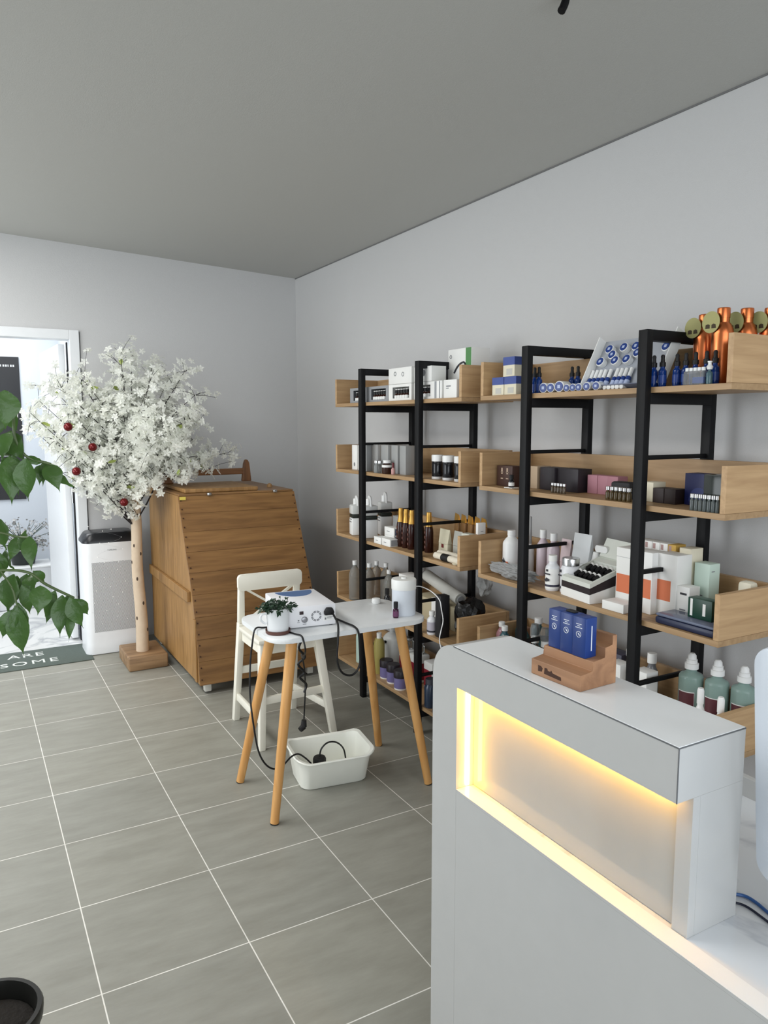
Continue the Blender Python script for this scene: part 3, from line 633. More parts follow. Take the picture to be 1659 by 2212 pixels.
G().lathe([(0, 0), (.022, 0), (.024, .1), (.016, .12), (.012, .145), (0, .145)], 16).build('scoop_cup', WHITE, t)
G().prism(rrect(-.06, .0, .147, .172, .01), 0, -.008, .008).build('scoop_handle', WHITE, t)
# sample display box with tilted vials
t = thing('sample_box', 'white and black display box of dark vials, tilted open on the third shelf', 'box', (1.965, 1.94, z+.0003), R_(-8))
G().hexa([(-.085, -.085, 0), (.085, -.085, 0), (.085, .085, 0), (-.085, .085, 0)], [(-.085, -.085, .032), (.085, -.085, .07), (.085, .085, .07), (-.085, .085, .032)], .001).build('box_base', CARD, t, smooth=False)
G().hexa([(-.084, -.084, .0322), (.084, -.084, .0705), (.084, .084, .0705), (-.084, .084, .0322)], [(-.084, -.084, .055), (.084, -.084, .115), (.084, .084, .115), (-.084, .084, .055)], .0005).build('black_sleeve', mat('maroon_black', (36, 26, 30), .5), t, smooth=False)
# rim frame around the well
def slopez(x): return .0552+(x+.084)*(.0603/.168)
g = G()
for x0, x1, y0, y1 in ((-.084, -.066, -.084, .084), (.05, .084, -.084, .084), (-.066, .05, -.084, -.074), (-.066, .05, .074, .084)):
    g.hexa([(x0, y0, slopez(x0)), (x1, y0, slopez(x1)), (x1, y1, slopez(x1)), (x0, y1, slopez(x0))], [(x0, y0, slopez(x0)+.016), (x1, y0, slopez(x1)+.016), (x1, y1, slopez(x1)+.016), (x0, y1, slopez(x0)+.016)])
g.build('rim', mat('mint_white_card', (214, 218, 210), .6), t, smooth=False)
g = G(); g.hexa([(-.066, -.074, slopez(-.066)+.0003), (.05, -.074, slopez(.05)+.0003), (.05, .074, slopez(.05)+.0003), (-.066, .074, slopez(-.066)+.0003)], [(-.066, -.074, slopez(-.066)+.001), (.05, -.074, slopez(.05)+.001), (.05, .074, slopez(.05)+.001), (-.066, .074, slopez(-.066)+.001)])
g.build('well', mat('dark_well', (30, 33, 30), .6), t, smooth=False)
G().hexa([(.078, -.08, .135), (.084, -.08, .13), (.084, .08, .13), (.078, .08, .135)], [(.110, -.08, .20), (.114, -.08, .195), (.114, .08, .195), (.110, .08, .20)]).build('lid_flap', mat('mint_white_card', (214, 218, 210), .6), t, smooth=False)
bpy.context.view_layer.update(); BM = t.matrix_world.copy(); sl = math.atan2(.0603, .168)
sv = None
for rr in range(2):
    for k in range(5):
        x = -.046+rr*.052; y = .054-k*.027
        loc = BM @ Vector((x, y, slopez(x)+.008))
        L = f'dark vial with pale cap, {nth(k, 5)} in the {"front" if rr == 0 else "rear"} row of the display box'
        if sv is None:
            sv = turned('dark_vial', L, 'vial', loc, [('glass', [(0, 0), (.0085, 0), (.0085, .022), (0, .022)], RUB), ('cap', cap(.0095, .0222, .03), CARD)], 'dark vials in the display box', seg=12)
            sv.rotation_euler = (0, R_(62), BM.to_euler().z)
        else: dup(sv, loc, L)
carton('flat_box', 'flat white carton lying on the shelf edge before the fourth post', 1.905, 1.762, z, .07, .095, .03, CARD)
ORG = mat('orange_print', (214, 118, 78), .55)
carton('carton', 'left tall white carton with an orange panel, beside the display box', 1.975, 1.78, z, .07, .075, .205, CARD, prints=[('f', .04, .96, .25, .56, ORG), ('f', 0, 1, .845, .85, GREYC)], group='tall white cartons with orange panels')
carton('carton', 'middle tall white carton with orange panel, behind the fourth post', 1.975, 1.70, z, .07, .072, .205, CARD, prints=[('f', .04, .96, .25, .56, ORG)], group='tall white cartons with orange panels')
carton('carton', 'right tall white carton with an orange panel, right of fourth post', 2.002, 1.628, z, .07, .08, .205, CARD, prints=[('f', .02, .72, .25, .58, ORG)], group='tall white cartons with orange panels')
for i in range(5):
    carton('carton', f'small pale carton with brown foot, {nth(i, 5)} behind the orange panel cartons', 2.06, 1.80-i*.033, z, .05, .031, .225, CARD if i < 4 else mat('mustard_card', (198, 160, 76), .6), group='small pale cartons at the back of the third shelf', prints=[('f', .1, .45, .9, .98, mat('rose_print', (176, 146, 142), .6)), ('f', 0, 1, .80, .86, mat('rust_print', (150, 84, 66), .6))])
carton('carton', 'tall cream carton right of the row of small pale cartons', 2.06, 1.611, z, .06, .044, .222, CREAMC)
carton('carton', 'dark brown carton at the back, left of the mint carton', 2.1, 1.652, z, .02, .03, .14, mat('brown_card2', (88, 62, 54), .6))
carton('carton', 'white carton with a dark caption, before the mint carton', 1.996, 1.566, z, .05, .05, .11, CARD, prints=[('f', .3, .8, .76, .82, INK), ('f', .3, .75, .3, .34, GREYINK)])
carton('carton', 'tall mint green carton near the shelf end', 2.06, 1.548, z, .05, .056, .182, mat('mint_card', (196, 216, 204), .5), prints=[('f', .3, .6, .42, .44, GREYINK), ('s', .2, .5, .86, .875, GREYINK)])
carton('carton', 'dark green carton with a white ribbon, near the shelf end', 1.94, 1.462, z+.0343, .04, .085, .062, mat('dark_green_card', (22, 62, 48), .35), prints=[('f', .1, .2, .1, .95, CARD), ('f', .62, .74, .2, .8, CARD)])
t = thing('storage_case', 'navy plastic case with a clear lid at the near shelf end', 'case', (1.921, 1.484, z+.0003))
G().box(-.045, .045, -.108, .108, 0, .024, .008).build('case_base', mat('navy_plastic', (34, 42, 70), .35), t)
G().box(-.043, .043, -.106, .106, .0242, .0336, .004).build('case_lid', mat('blue_clear_lid', (150, 160, 186), .12, trans=.5, ior=1.2), t)
t = thing('soap_bar', 'cream rounded block peeking over the near shelf end', 'soap', (2.085, 1.42, z+.0003))
G().box(-.02, .02, -.024, .024, 0, .143, .012).build('block_body', mat('cream_soap', (226, 220, 200), .45), t)
# ------------------------------------------------------------------ FOURTH SHELF, far unit
z = ZS[3]
gb0 = None
for i, (x, y, s) in enumerate([(1.9, 3.72, 1.0), (1.945, 3.63, .98), (2.03, 3.70, .95), (2.03, 3.59, .98), (1.98, 3.47, .92)]):
    L = ['clear glass bottle left of the first post on the fourth shelf', 'frontmost clear glass bottle right of the first post', 'rear left clear glass bottle right of the first post', 'middle rear clear glass bottle right of the first post', 'rightmost clear glass bottle right of the first post'][i]
    if gb0 is None:
        gb0 = turned('glass_bottle', L, 'bottle', (x, y, z), [('glass', bottle_prof(.034, .2, .012, .14, .19), mat('clouded_glass', (226, 232, 230), .06, trans=.8, ior=1.25)), ('cap', cap(.013, .2002, .223), WHITE)], 'clear glass bottles on the fourth shelf')
    else: dup(gb0, (x, y, z), L, scale=(s, s, s))
turned('serum_bottle', 'dark bottle hidden behind the humidifier on the fourth shelf', 'bottle', (1.93, 3.40, z), [('bottle_body', bottle_prof(.018, .09, .01, .07, .085), BJ), ('cap', cap(.012, .0902, .12), RUB)])
carton('carton', 'pale carton behind the humidifier, right of the glass bottles', 2.03, 3.33, z, .08, .1, .20, CARD)
t = thing('paper_roll', 'long grey white paper roll slanting on the fourth shelf', 'roll', (2.06, 3.12, z+.0003), 0)
G().cyl((.02, .12, .205), (-.02, -.24, .155), .03, seg=18).build('roll_body', mat('grey_paper', (188, 188, 182), .8, noise=.05, nscale=40), t)
G().cyl((-.0205, -.2405, .155), (-.0215, -.2455, .154), .018, seg=14).build('roll_core', GREYC, t)
carton('carton', 'long cream carton lying beneath the paper roll', 2.06, 3.06, z, .10, .36, .115, mat('beige_card', (178, 168, 140), .6))
carton('carton', 'white carton standing left of the black bag', 1.985, 2.972, z, .04, .10, .145, CARD)
t = turned('spray_bottle', 'small labelled white bottle before the black bag', 'bottle', (1.893, 2.905, z), [('bottle_body', bottle_prof(.0235, .092, .012, .07, .085), mat('milky_bottle', (222, 223, 226), .3)), ('label_band', ring(.0236, .012, .062), mat('lilac_label', (176, 172, 182), .6)), ('stripe', ring(.0242, .014, .022), INK), ('cap', cap(.014, .0922, .112), CARD)])
bag = mat('black_bin_bag', (11, 11, 13), .3, bump=.4, bscale=30)
crumple('plastic_bag', 'black plastic bag heaped at the near end of fourth shelf', 'bag', (2.0, 2.752, z+.105), .085, .082, .105, bag, 9, .42, sub=3)
crumple('plastic_bag', 'clear crumpled plastic bag on top of the black bag', 'bag', (2.05, 2.705, z+.262), .035, .05, .065, FILM, 12, .5, sub=3)
carton('carton', 'black carton standing left of the black plastic bag', 1.91, 2.842, z, .05, .045, .20, mat('soft_black', (28, 28, 31), .6))
# fourth shelf, near unit: refill bottles
mk = {}
def capped(lab, x, y, m, s=1., grp='white capped refill bottles on the fourth shelf'):
    if m.name not in mk:
        mk[m.name] = turned('refill_bottle', lab, 'bottle', (x, y, z), [('bottle_body', bottle_prof(.024, .135, .011, .1, .128), m), ('cap', cap(.0135, .1352, .155), WHITE)], grp)
    else: dup(mk[m.name], (x, y, z), lab, scale=(s, s, s))
TEAL = mat('teal_gel', (60, 104, 112), .15, trans=.3); PKG = mat('pink_gel', (190, 140, 148), .15, trans=.3)
capped('pink refill bottle with white cap, left of the third post', 1.96, 2.462, PKG)
capped('front teal refill bottle with white cap, left of third post', 1.93, 2.405, TEAL)
capped('rear teal refill bottle with white cap, left of third post', 2.06, 2.455, TEAL, 1.05)
capped('teal refill bottle half hidden behind the third post', 1.985, 2.352, TEAL, 1.12)
capped('teal refill bottle just right of the third post', 2.06, 2.345, TEAL, 1.2)
carton('carton', 'pale wooden coloured carton left of the refill bottles', 2.09, 2.468, z, .05, .04, .11, mat('rose_kraft', (176, 142, 122), .7))
for i, (x, y, lab) in enumerate([(1.96, 2.25, 'left clear pump bottle beside the blue cartons'), (1.955, 2.185, 'right clear pump bottle beside the blue cartons')]):
    t = turned('pump_bottle', lab, 'bottle', (x, y, z), [('bottle_body', bottle_prof(.021, .12, .012, .095, .115), GLASS), ('collar', cap(.016, .1202, .145), WHITE), ('over_cap', [(0, .1452), (.019, .1452), (.02, .175), (.015, .195), (0, .197)], CLEARP)], 'clear pump bottles')
BOXG = [('white carton right of the fourth post on the fourth shelf', 1.97, 1.70, .055, .06, .165), ('white carton left of the fourth post, behind the wooden stand', 1.97, 1.815, .055, .06, .16)]
for lab, x, y, dx, dy, dz in BOXG: carton('carton', lab, x, y, z, dx, dy, dz, CARD, prints=[('f', .2, .35, .35, .55, INK), ('f', .5, .75, .4, .5, GREYC)])
turned('foam_bottle', 'clear bottle with bright lid standing behind the white cartons', 'bottle', (2.06, 1.845, z), [('bottle_body', bottle_prof(.026, .16, .014, .12, .15), GLASS), ('cap', cap(.017, .1602, .185), WHITE)])
turned('foam_bottle', 'grey bottle with pale cap right of the fourth post', 'bottle', (2.065, 1.755, z), [('bottle_body', bottle_prof(.024, .16, .013, .12, .15), mat('grey_glass2', (140, 142, 146), .12, trans=.3)), ('cap', cap(.016, .1602, .195), CARD)])
carton('carton', 'dark purple carton behind the wooden stand on the fourth shelf', 2.085, 1.935, z, .06, .1, .15, mat('dusk_card', (70, 68, 84), .5))
# big teal pump bottles
PUMPT = mat('sea_glass', (164, 192, 184), .1, trans=.4, ior=1.3)
def pump_bottle(lab, x, y, h, r):
    t = turned('soap_bottle', lab, 'bottle', (x, y, z), [
        ('bottle_body', [(0, 0), (r*.95, 0), (r, .005), (r, h*.675), (r*.97, h*.698), (r*.86, h*.722), (r*.5, h*.745), (r*.42, h*.76), (r*.42, h*.79), (0, h*.79)], PUMPT),
        ('collar', [(0, h*.79), (r*.56, h*.79), (r*.56, h*.86), (r*.44, h*.865), (r*.44, h*.91), (r*.36, h*.915), (r*.34, h*.96), (r*.2, h*.99), (0, h)], WHITE)], 'large teal pump bottles', seg=24)
    G().lathe([(r+.0004, h*.06), (r+.0012, h*.06), (r+.0012, h*.52), (r+.0004, h*.52)], 10, None, R_(155), R_(235)).build('label_edge', CARD, t)
    G().lathe([(r+.0014, h*.07), (r+.002, h*.07), (r+.002, h*.51), (r+.0014, h*.51)], 10, None, R_(157), R_(233)).build('label', mat('plum_label', (92, 48, 54), .5), t)
    return t
pump_bottle('leftmost large teal pump bottle near the white screen', 2.03, 1.565, .255, .0385)
pump_bottle('middle large teal pump bottle near the white screen', 2.055, 1.487, .25, .037)
pump_bottle('rightmost large teal pump bottle near the white screen', 2.082, 1.412, .246, .037)
for lab, x, y, h in (('left small white spray bottle before the teal bottles', 1.955, 1.470, .178), ('right small white spray bottle before the teal bottles', 1.965, 1.405, .168)):
    turned('spray_bottle', lab, 'bottle', (x, y, z), [('bottle_body', bottle_prof(.02, h*.72, .009, h*.42, h*.68), WHITE), ('spray_head', [(0, h*.7202), (.0105, h*.7202), (.0105, h*.95), (.008, h), (0, h)], WHITE)], 'small white spray bottles')
# ------------------------------------------------------------------ FIFTH SHELF, far unit
z = ZS[4]
turned('canister', 'olive yellow canister behind the far table leg', 'canister', (1.93, 3.49, z), [('canister_body', [(0, 0), (.03, 0), (.031, .004), (.031, .17), (.02, .195), (0, .195)], mat('olive_plastic', (162, 150, 84), .4)), ('cap', cap(.014, .1952, .225), WHITE)])
turned('canister', 'pale green bottle left of the first post on lowest shelf', 'canister', (1.935, 3.70, z), [('canister_body', bottle_prof(.036, .2, .014, .15, .19), mat('pale_green_plastic', (176, 198, 188), .35)), ('cap', cap(.015, .2002, .225), WHITE)])
turned('canister', 'big milky white bottle behind the two right table legs', 'canister', (2.05, 3.545, z), [('canister_body', bottle_prof(.058, .21, .018, .16, .2), mat('milky_plastic', (214, 216, 214), .3)), ('cap', cap(.02, .2102, .23), WHITE)])
PURP = mat('lilac_jar', (118, 112, 158), .35)
pj0 = None
for i, (x, y) in enumerate([(1.925, 3.40), (1.92, 3.318), (1.905, 3.215)]):
    L = f'lilac jar with black lid, {nth(i, 3)} of three on the lowest shelf'
    if pj0 is None: pj0 = turned('cream_jar', L, 'jar', (x, y, z), [('jar_body', [(0, .008), (.035, .008), (.036, .012), (.036, .062), (0, .062)], PURP), ('jar_base', [(0, 0), (.034, 0), (.0355, .0078), (0, .0078)], WHITE), ('lid', [(0, .0622), (.037, .0622), (.0375, .096), (.035, .1), (0, .1)], mat('aubergine_lid', (34, 28, 36), .4))], 'lilac jars with black lids')
    else: dup(pj0, (x, y, z), L)
REDB = mat('crimson_label', (132, 36, 48), .45)
for i, (x, y, lab) in enumerate([(2.05, 3.372, 'left crimson labelled white tub on the lowest shelf'), (2.05, 3.265, 'middle crimson labelled white tub, left of second post'), (2.05, 3.12, 'right crimson labelled white tub, right of second post')]):
    carton('tub', lab, x, y, z, .08, .085, .15, mat('milky_plastic', (214, 216, 214), .3), cat='tub', prints=[('f', .08, .92, .12, .72, REDB), ('s', .1, .9, .12, .72, REDB)], bev=.008, group='crimson labelled tubs')
turned('glass_jar', 'left empty glass jar stacked on a crimson labelled tub', 'jar', (2.05, 3.372, z+.151), [('glass', bottle_prof(.028, .05, .022, .038, .046), GLASS), ('lid', cap(.024, .0502, .062), SILVER)], seg=16)
turned('glass_jar', 'right empty glass jar stacked on a crimson labelled tub', 'jar', (2.05, 3.265, z+.151), [('glass', bottle_prof(.028, .05, .022, .038, .046), GLASS), ('lid', cap(.024, .0502, .062), SILVER)], seg=16)
for i, (x, y) in enumerate([(1.905, 2.93), (1.9, 2.85)]):
    turned('glass_jar', ('left' if i == 0 else 'right')+' blue grey jar on the lowest shelf beside the counter', 'jar', (x, y, z), [('jar_body', [(0, 0), (.03, 0), (.032, .004), (.032, .1), (.024, .115), (0, .115)], mat('slate_glass', (62, 76, 98), .15, trans=.3)), ('lid', cap(.026, .1152, .14), mat('slate_lid', (70, 72, 80), .4))])
# ================================================================== SAUNA CABINET
t = thing('sauna_cabinet', 'honey wood steam sauna cabinet on casters in the corner', 'sauna cabinet', (1.42, 4.55, 0))
PINE = wood('pine_planks', (124, 88, 50), (152, 112, 66), axis=0, scale=.8, rough=.45, stretch=10, bump=.04, plank=9.)
PINES = wood('pine_side', (140, 104, 58), (172, 132, 82), axis=2, scale=.8, rough=.5, stretch=8, bump=.08)
PROF = [(3.968, .06), (3.985, .19), (4.005, .31), (4.035, .43), (4.075, .55), (4.125, .665), (4.182, .775), (4.232, .885), (4.277, .985), (4.322, 1.082)]
x0, x1 = 1.065-1.42, 1.785-1.42
body = [(y-4.55+.012, zz) for y, zz in PROF]+[(5.12-4.55, 1.082), (5.12-4.55, .06)]
G().prism([(y, zz) for y, zz in body], 0, x0+.004, x1-.004).build('cabinet_body', PINES, t, smooth=False)
g = G()
for (ya, za), (yb, zb) in zip(PROF, PROF[1:]):
    d = Vector((yb-ya, zb-za)).normalized()*.0005; n = Vector((d.y, -d.x)).normalized()*-.011
    a = Vector((ya-4.55, za))+d; b = Vector((yb-4.55, zb))-d
    g.prism([tuple(a), tuple(b), (b.x-n.x, b.y-n.y), (a.x-n.x, a.y-n.y)], 0, x0, x1, .0008)
g.build('front_planks', PINE, t, smooth=False)
g = G()
for (ya, za), (yb, zb) in zip(PROF, PROF[1:]):
    for f in (.25, .75):
        for xx in (x0+.012, x1-.012):
            y, zz = ya+(yb-ya)*f, za+(zb-za)*f
            nd = Vector((0, -(zb-za), (yb-ya))).normalized()
            g.cyl((xx, y-4.55-.001, zz), Vector((xx, y-4.55-.001, zz))+nd*.0035, .0045, seg=8)
g.build('screw_heads', mat('dark_screw', (66, 36, 16), .5), t)
g = G(); g.box(x0-.016, x0+.003, 4.13-4.55, 5.10-4.55, .50, .56, .003).box(x0-.006, x0+.003, 4.02-4.55, 4.06-4.55, .065, .42, .002)
g.build('side_batten', PINES, t, smooth=False)
G().box(x0+.006, x1-.006, 4.325-4.55, 5.12-4.55, 1.0825, 1.094, .002).build('top_board', PINE, t, smooth=False)
G().box(x0+.05, x0+.50, 4.36-4.55, 4.86-4.55, 1.0945, 1.118, .006).build('neck_lid', PINES, t, smooth=False)
g = G(); g.prism([(-.035, 1.1185), (.03, 1.1185), (.018, 1.24), (.006, 1.262), (-.010, 1.262), (-.020, 1.235)], 1, 4.80-4.55, 4.83-4.55, .005, Matrix.Translation((1.648-1.42, 0, 0)))
G().prism([(-.035, 1.1185), (.03, 1.1185), (.018, 1.24), (.006, 1.262), (-.010, 1.262), (-.020, 1.235)], 1, 4.80-4.55, 4.83-4.55, .005, Matrix.Translation((1.13-1.42, 0, 0))).build('handle_post', wood('dark_pine', (104, 66, 34), (138, 92, 52), axis=2), t, smooth=False)
g.build('handle_post', wood('dark_pine', (104, 66, 34), (138, 92, 52), axis=2), t, smooth=False)
G().box(1.15-1.42, 1.63-1.42, 4.803-4.55, 4.827-4.55, 1.165, 1.205, .006).build('handle_rail', wood('dark_pine_rail', (104, 66, 34), (138, 92, 52), axis=0), t, smooth=False)
G().lathe([(0, 1.0942), (.018, 1.0942), (.015, 1.112), (.006, 1.118), (0, 1.118)], 12, Matrix.Translation((1.71-1.42, 4.55-4.55, 0))).build('knob', PINES, t)
for xx in (1.245, 1.655): G().box(xx-1.42-.012, xx-1.42+.012, 4.31-4.55-.006, 4.33-4.55+.004, 1.081, 1.0965, .002).build('latch', SILVER, t)
G().box(1.07-1.42, 1.105-1.42, 4.304-4.55, 4.3065-4.55, 1.062, 1.080).build('paper_tag', mat('yellow_tag', (226, 204, 92), .6), t, smooth=False)
for xx, yy in ((1.115, 4.02), (1.735, 4.02), (1.115, 5.07), (1.735, 5.07)):
    c = G().box(xx-1.42-.017, xx-1.42+.021, yy-4.55-.027, yy-4.55+.012, .012, .0595, .005).build('caster', mat('caster_white', (216, 214, 206), .4), t)
    G().cyl((xx-1.42-.008, yy-4.55+.012, .0255), (xx-1.42+.016, yy-4.55+.012, .0255), .0252, seg=18).build('wheel', RUB, c)
    G().cyl((xx-1.42+.0212, yy-4.55+.012, .0255), (xx-1.42+.025, yy-4.55+.012, .0255), .014, seg=12).build('hub', mat('caster_white', (216, 214, 206), .4), c)
# ================================================================== BLOSSOM TREE
TX, TY = .918, 4.745
t = thing('blossom_tree', 'artificial white blossom tree on a wooden block', 'tree', (TX, TY, 0))
G().box(-.118, .118, -.165, .165, 0, .088, .01, seg=3).build('base_block', wood('log_block', (120, 92, 64), (168, 136, 100), axis=0, scale=.6, bump=.4), t)
BIRCH = mat('birch_bark', (206, 186, 162), .75, noise=.12, nscale=14, bump=.25, bscale=40)
trunk_pts = smooth_pts([(-.008, -.03, .085), (-.006, -.025, .3), (-.018, -.02, .6), (-.012, -.012, .9), (-.015, -.0, 1.12), (-.02, .0, 1.34)], 6)
g = G().tube(trunk_pts, .039, 16, .026); g.build('trunk', BIRCH, t)
g = G()
for a, zz in ((-1.2, .40), (-1.9, .56), (-2.3, .78), (-1.4, .93), (-.7, .21), (-2.6, .30), (-1.7, 1.02), (-2.9, .66), (-1.0, .70)):
    p = min(trunk_pts, key=lambda q: abs(q.z-zz)); r = .039-.013*(zz-.085)/1.25
    g.lathe([(0, .0022), (.010, .001), (.012, -.002)], 8, Matrix.Translation(p+Vector((math.cos(a)*r, math.sin(a)*r, 0))) @ Vector((math.cos(a), math.sin(a), 0)).to_track_quat('Z', 'Y').to_matrix().to_4x4() @ Matrix.Diagonal((.55, 1.1, 1, 1)))
g.build('bark_knots', mat('bark_knot', (74, 60, 50), .8), t)
rnd = random.Random(21)
AX = Vector((math.cos(.51), -math.sin(.51), 0)); BX = Vector((math.sin(.51), math.cos(.51), 0))
OUT = [(-.245, 1.86), (-.04, 2.02), (.10, 1.96), (.30, 1.86), (.47, 1.72), (.53, 1.56), (.60, 1.37), (.50, 1.18), (.30, 1.08), (.10, 1.06), (-.06, 1.07), (-.22, 1.15), (-.42, 1.22), (-.62, 1.36), (-.72, 1.52), (-.70, 1.64), (-.55, 1.72), (-.42, 1.80)]
def inside(s, zz):
    c = False; j = len(OUT)-1
    for i in range(len(OUT)):
        (xi, yi), (xj, yj) = OUT[i], OUT[j]
        if (yi > zz) != (yj > zz) and s < (xj-xi)*(zz-yi)/(yj-yi)+xi: c = not c
        j = i
    return c
def blocked(p):   # keep clear of wall, cabinet and purifier (local coordinates)
    X, Y, Z = p.x+TX, p.y+TY, p.z
    return Y > 5.31 or (X > 1.02 and Y > 4.1 and Z < 1.165) or (Z < .86 and Y > 4.98) or (X > 1.04 and 4.74 < Y < 4.89 and Z < 1.30)
branches = G(); blossoms = G(); leaves = G()
def petal(g, c, nrm, d, L, W):
    s = nrm.cross(d); m = c+d*L*.55+nrm*L*.16
    a = g.bm.verts.new(c); b = g.bm.verts.new(m+s*W); e = g.bm.verts.new(c+d*L+nrm*L*.1); f = g.bm.verts.new(m-s*W)
    g.bm.faces.new((a, b, e, f))
def blossom(c, out):
    n = (out+Vector((rnd.gauss(0, .7), rnd.gauss(0, .7), rnd.gauss(0, .7)))).normalized()
    u = n.orthogonal().normalized(); v = n.cross(u); ph = rnd.uniform(0, 6.3); L = rnd.uniform(.02, .031)
    for k in range(5):
        a = ph+2*PI*k/5
        petal(blossoms, c, n, u*math.cos(a)+v*math.sin(a), L, L*.31)
nb = 0; tries = 0; tips = []
while nb < 82 and tries < 20000:
    tries += 1
    s, zz = rnd.uniform(-.74, .62), rnd.uniform(1.04, 2.03)
    if not inside(s, zz): continue
    d = math.hypot(s/.7, (zz-1.5)/.5)
    dt = rnd.uniform(-1, 1)*.36*math.sqrt(max(.05, 1-min(1, d)**2))
    tip = AX*s+BX*dt+Vector((0, 0, zz))
    if blocked(tip): continue
    if any((tip-q).length < .085 for q in tips): continue
    tips.append(tip); nb += 1
    z0 = max(.86 if s < .05 else 1.18, min(1.30, zz-.25-abs(s)*.55+rnd.uniform(-.06, .06)))
    p0 = min(trunk_pts, key=lambda q: abs(q.z-z0))
    mid = p0.lerp(tip, .5)+Vector((rnd.uniform(-.03, .03), rnd.uniform(-.03, .03), rnd.uniform(-.02, .05)))
    pts = [(1-q)**2*p0+2*q*(1-q)*mid+q*q*tip for q in [k/9 for k in range(10)]]
    if any(blocked(p) for p in pts[3:]): nb -= 1; tips.pop(); continue
    branches.tube(pts, .0046, 5, .0014)
    for q in range(3, 10):
        for _ in range(6 if q < 9 else 14):
            base = pts[q]+Vector((rnd.gauss(0, .026), rnd.gauss(0, .026), rnd.gauss(0, .026)))
            if rnd.random() < .22:
                e = base+Vector((rnd.gauss(0, .045), rnd.gauss(0, .045), rnd.gauss(.01, .04)))
                if blocked(e): continue
                branches.tube([pts[q], (pts[q]+e)/2+Vector((0, 0, .006)), e], .0016, 4, .0011)
                for _ in range(3): blossom(e+Vector((rnd.gauss(0, .014), rnd.gauss(0, .014), rnd.gauss(0, .014))), (e-Vector((0, 0, 1.3))).normalized())
            elif not blocked(base):
                blossom(base, (base-Vector((0, 0, 1.3))).normalized())
    if rnd.random() < .34:
        c = pts[8]; dd = Vector((rnd.uniform(-1, 1), rnd.uniform(-1, 0), rnd.uniform(-.3, 1))).normalized(); n = dd.orthogonal().normalized(); ss = n.cross(dd)
        L = rnd.uniform(.05, .075); vs = [leaves.bm.verts.new(c+dd*L*a+ss*L*b) for a, b in ((0, 0), (.35, .2), (.7, .17), (1, 0), (.7, -.17), (.35, -.2))]
        if blocked(c+dd*L) or blocked(c+dd*L*.5): bmesh.ops.delete(leaves.bm, geom=vs, context='VERTS')
        else: leaves.bm.faces.new(vs)
for za, s_, zb in ((.90, -.125, 1.10), (.98, -.13, 1.16), (.91, .15, 1.16), (.99, .11, 1.17)):   # bare lower limbs
    p0 = min(trunk_pts, key=lambda q: abs(q.z-za)); e = AX*s_-BX*.05+Vector((0, 0, zb))
    branches.tube([p0, p0.lerp(e, .5)+Vector((0, 0, -.012)), e], .0055, 6, .004)
branches.build('branches', mat('dark_twig', (40, 34, 34), .7), t)
PET = mat('white_petal', (246, 247, 241), .7)
def translucent(m, k):
    nt = m.node_tree; b = nt.nodes['Principled BSDF']; o = nt.nodes['Material Output']
    tr = nt.nodes.new('ShaderNodeBsdfTranslucent'); mx = nt.nodes.new('ShaderNodeMixShader'); mx.inputs[0].default_value = k
    tr.inputs[0].default_value = b.inputs['Base Color'].default_value
    nt.links.new(b.outputs[0], mx.inputs[1]); nt.links.new(tr.outputs[0], mx.inputs[2]); nt.links.new(mx.outputs[0], o.inputs['Surface'])
translucent(PET, .45)
blossoms.build('blossoms', PET, t, smooth=False)
leaves.build('leaves', mat('spring_leaf', (150, 164, 84), .6), t, smooth=False)
for lab, p in (('dark red bauble highest on the left of the blossom tree', (.528, 4.6, 1.483)), ('bright red bauble in the middle left of the blossom tree', (.654, 4.6, 1.366)), ('red bauble at the lower left edge of the blossom tree', (.56, 4.6, 1.229)), ('dark red bauble below the blossoms, left of the trunk', (.815, 4.6, 1.037))):
    o = thing('bauble', lab, 'bauble', p, 0, 'red baubles on the blossom tree')
    G().lathe([(0, -.025)]+[(.025*math.cos(a), .025*math.sin(a)) for a in [-PI/2+PI*k/10 for k in range(1, 10)]]+[(0, .025)], 16).build('bauble_ball', mat('bauble_red', (104, 16, 20), .2, metal=.3), o)
    G().lathe([(0, .0245), (.006, .0245), (.006, .031), (0, .031)], 8).build('bauble_cap', SILVER, o)
    G().tube([(0, 0, .031), (.003, .004, .045), (.006, .012, .06)], .0012, 4).build('hanger', RUB, o)
o = thing('fairy_lights', 'sparkling fairy light string hanging before the air purifier', 'fairy lights', (.8, 4.99, 0))
rnd = random.Random(4); P = []
for k in range(26): P.append(Vector((-.13+.2*((k*7) % 11)/10+rnd.uniform(-.02, .02), rnd.uniform(-.01, .02), .86-.026*k+rnd.uniform(-.02, .02))))
G().tube(smooth_pts(P, 3), .0004, 3).build('wire', mat('silver_wire', (190, 192, 194), .4, metal=.6), o)
g = G()
for p in P: g.lathe([(0, -.0022), (.002, 0), (0, .0022)], 6, Matrix.Translation(p))
tag(g.build('bulbs', mat('fairy_bulb', (255, 255, 250), .4, emit=(255, 252, 240), es=.9), o), kind='stuff')
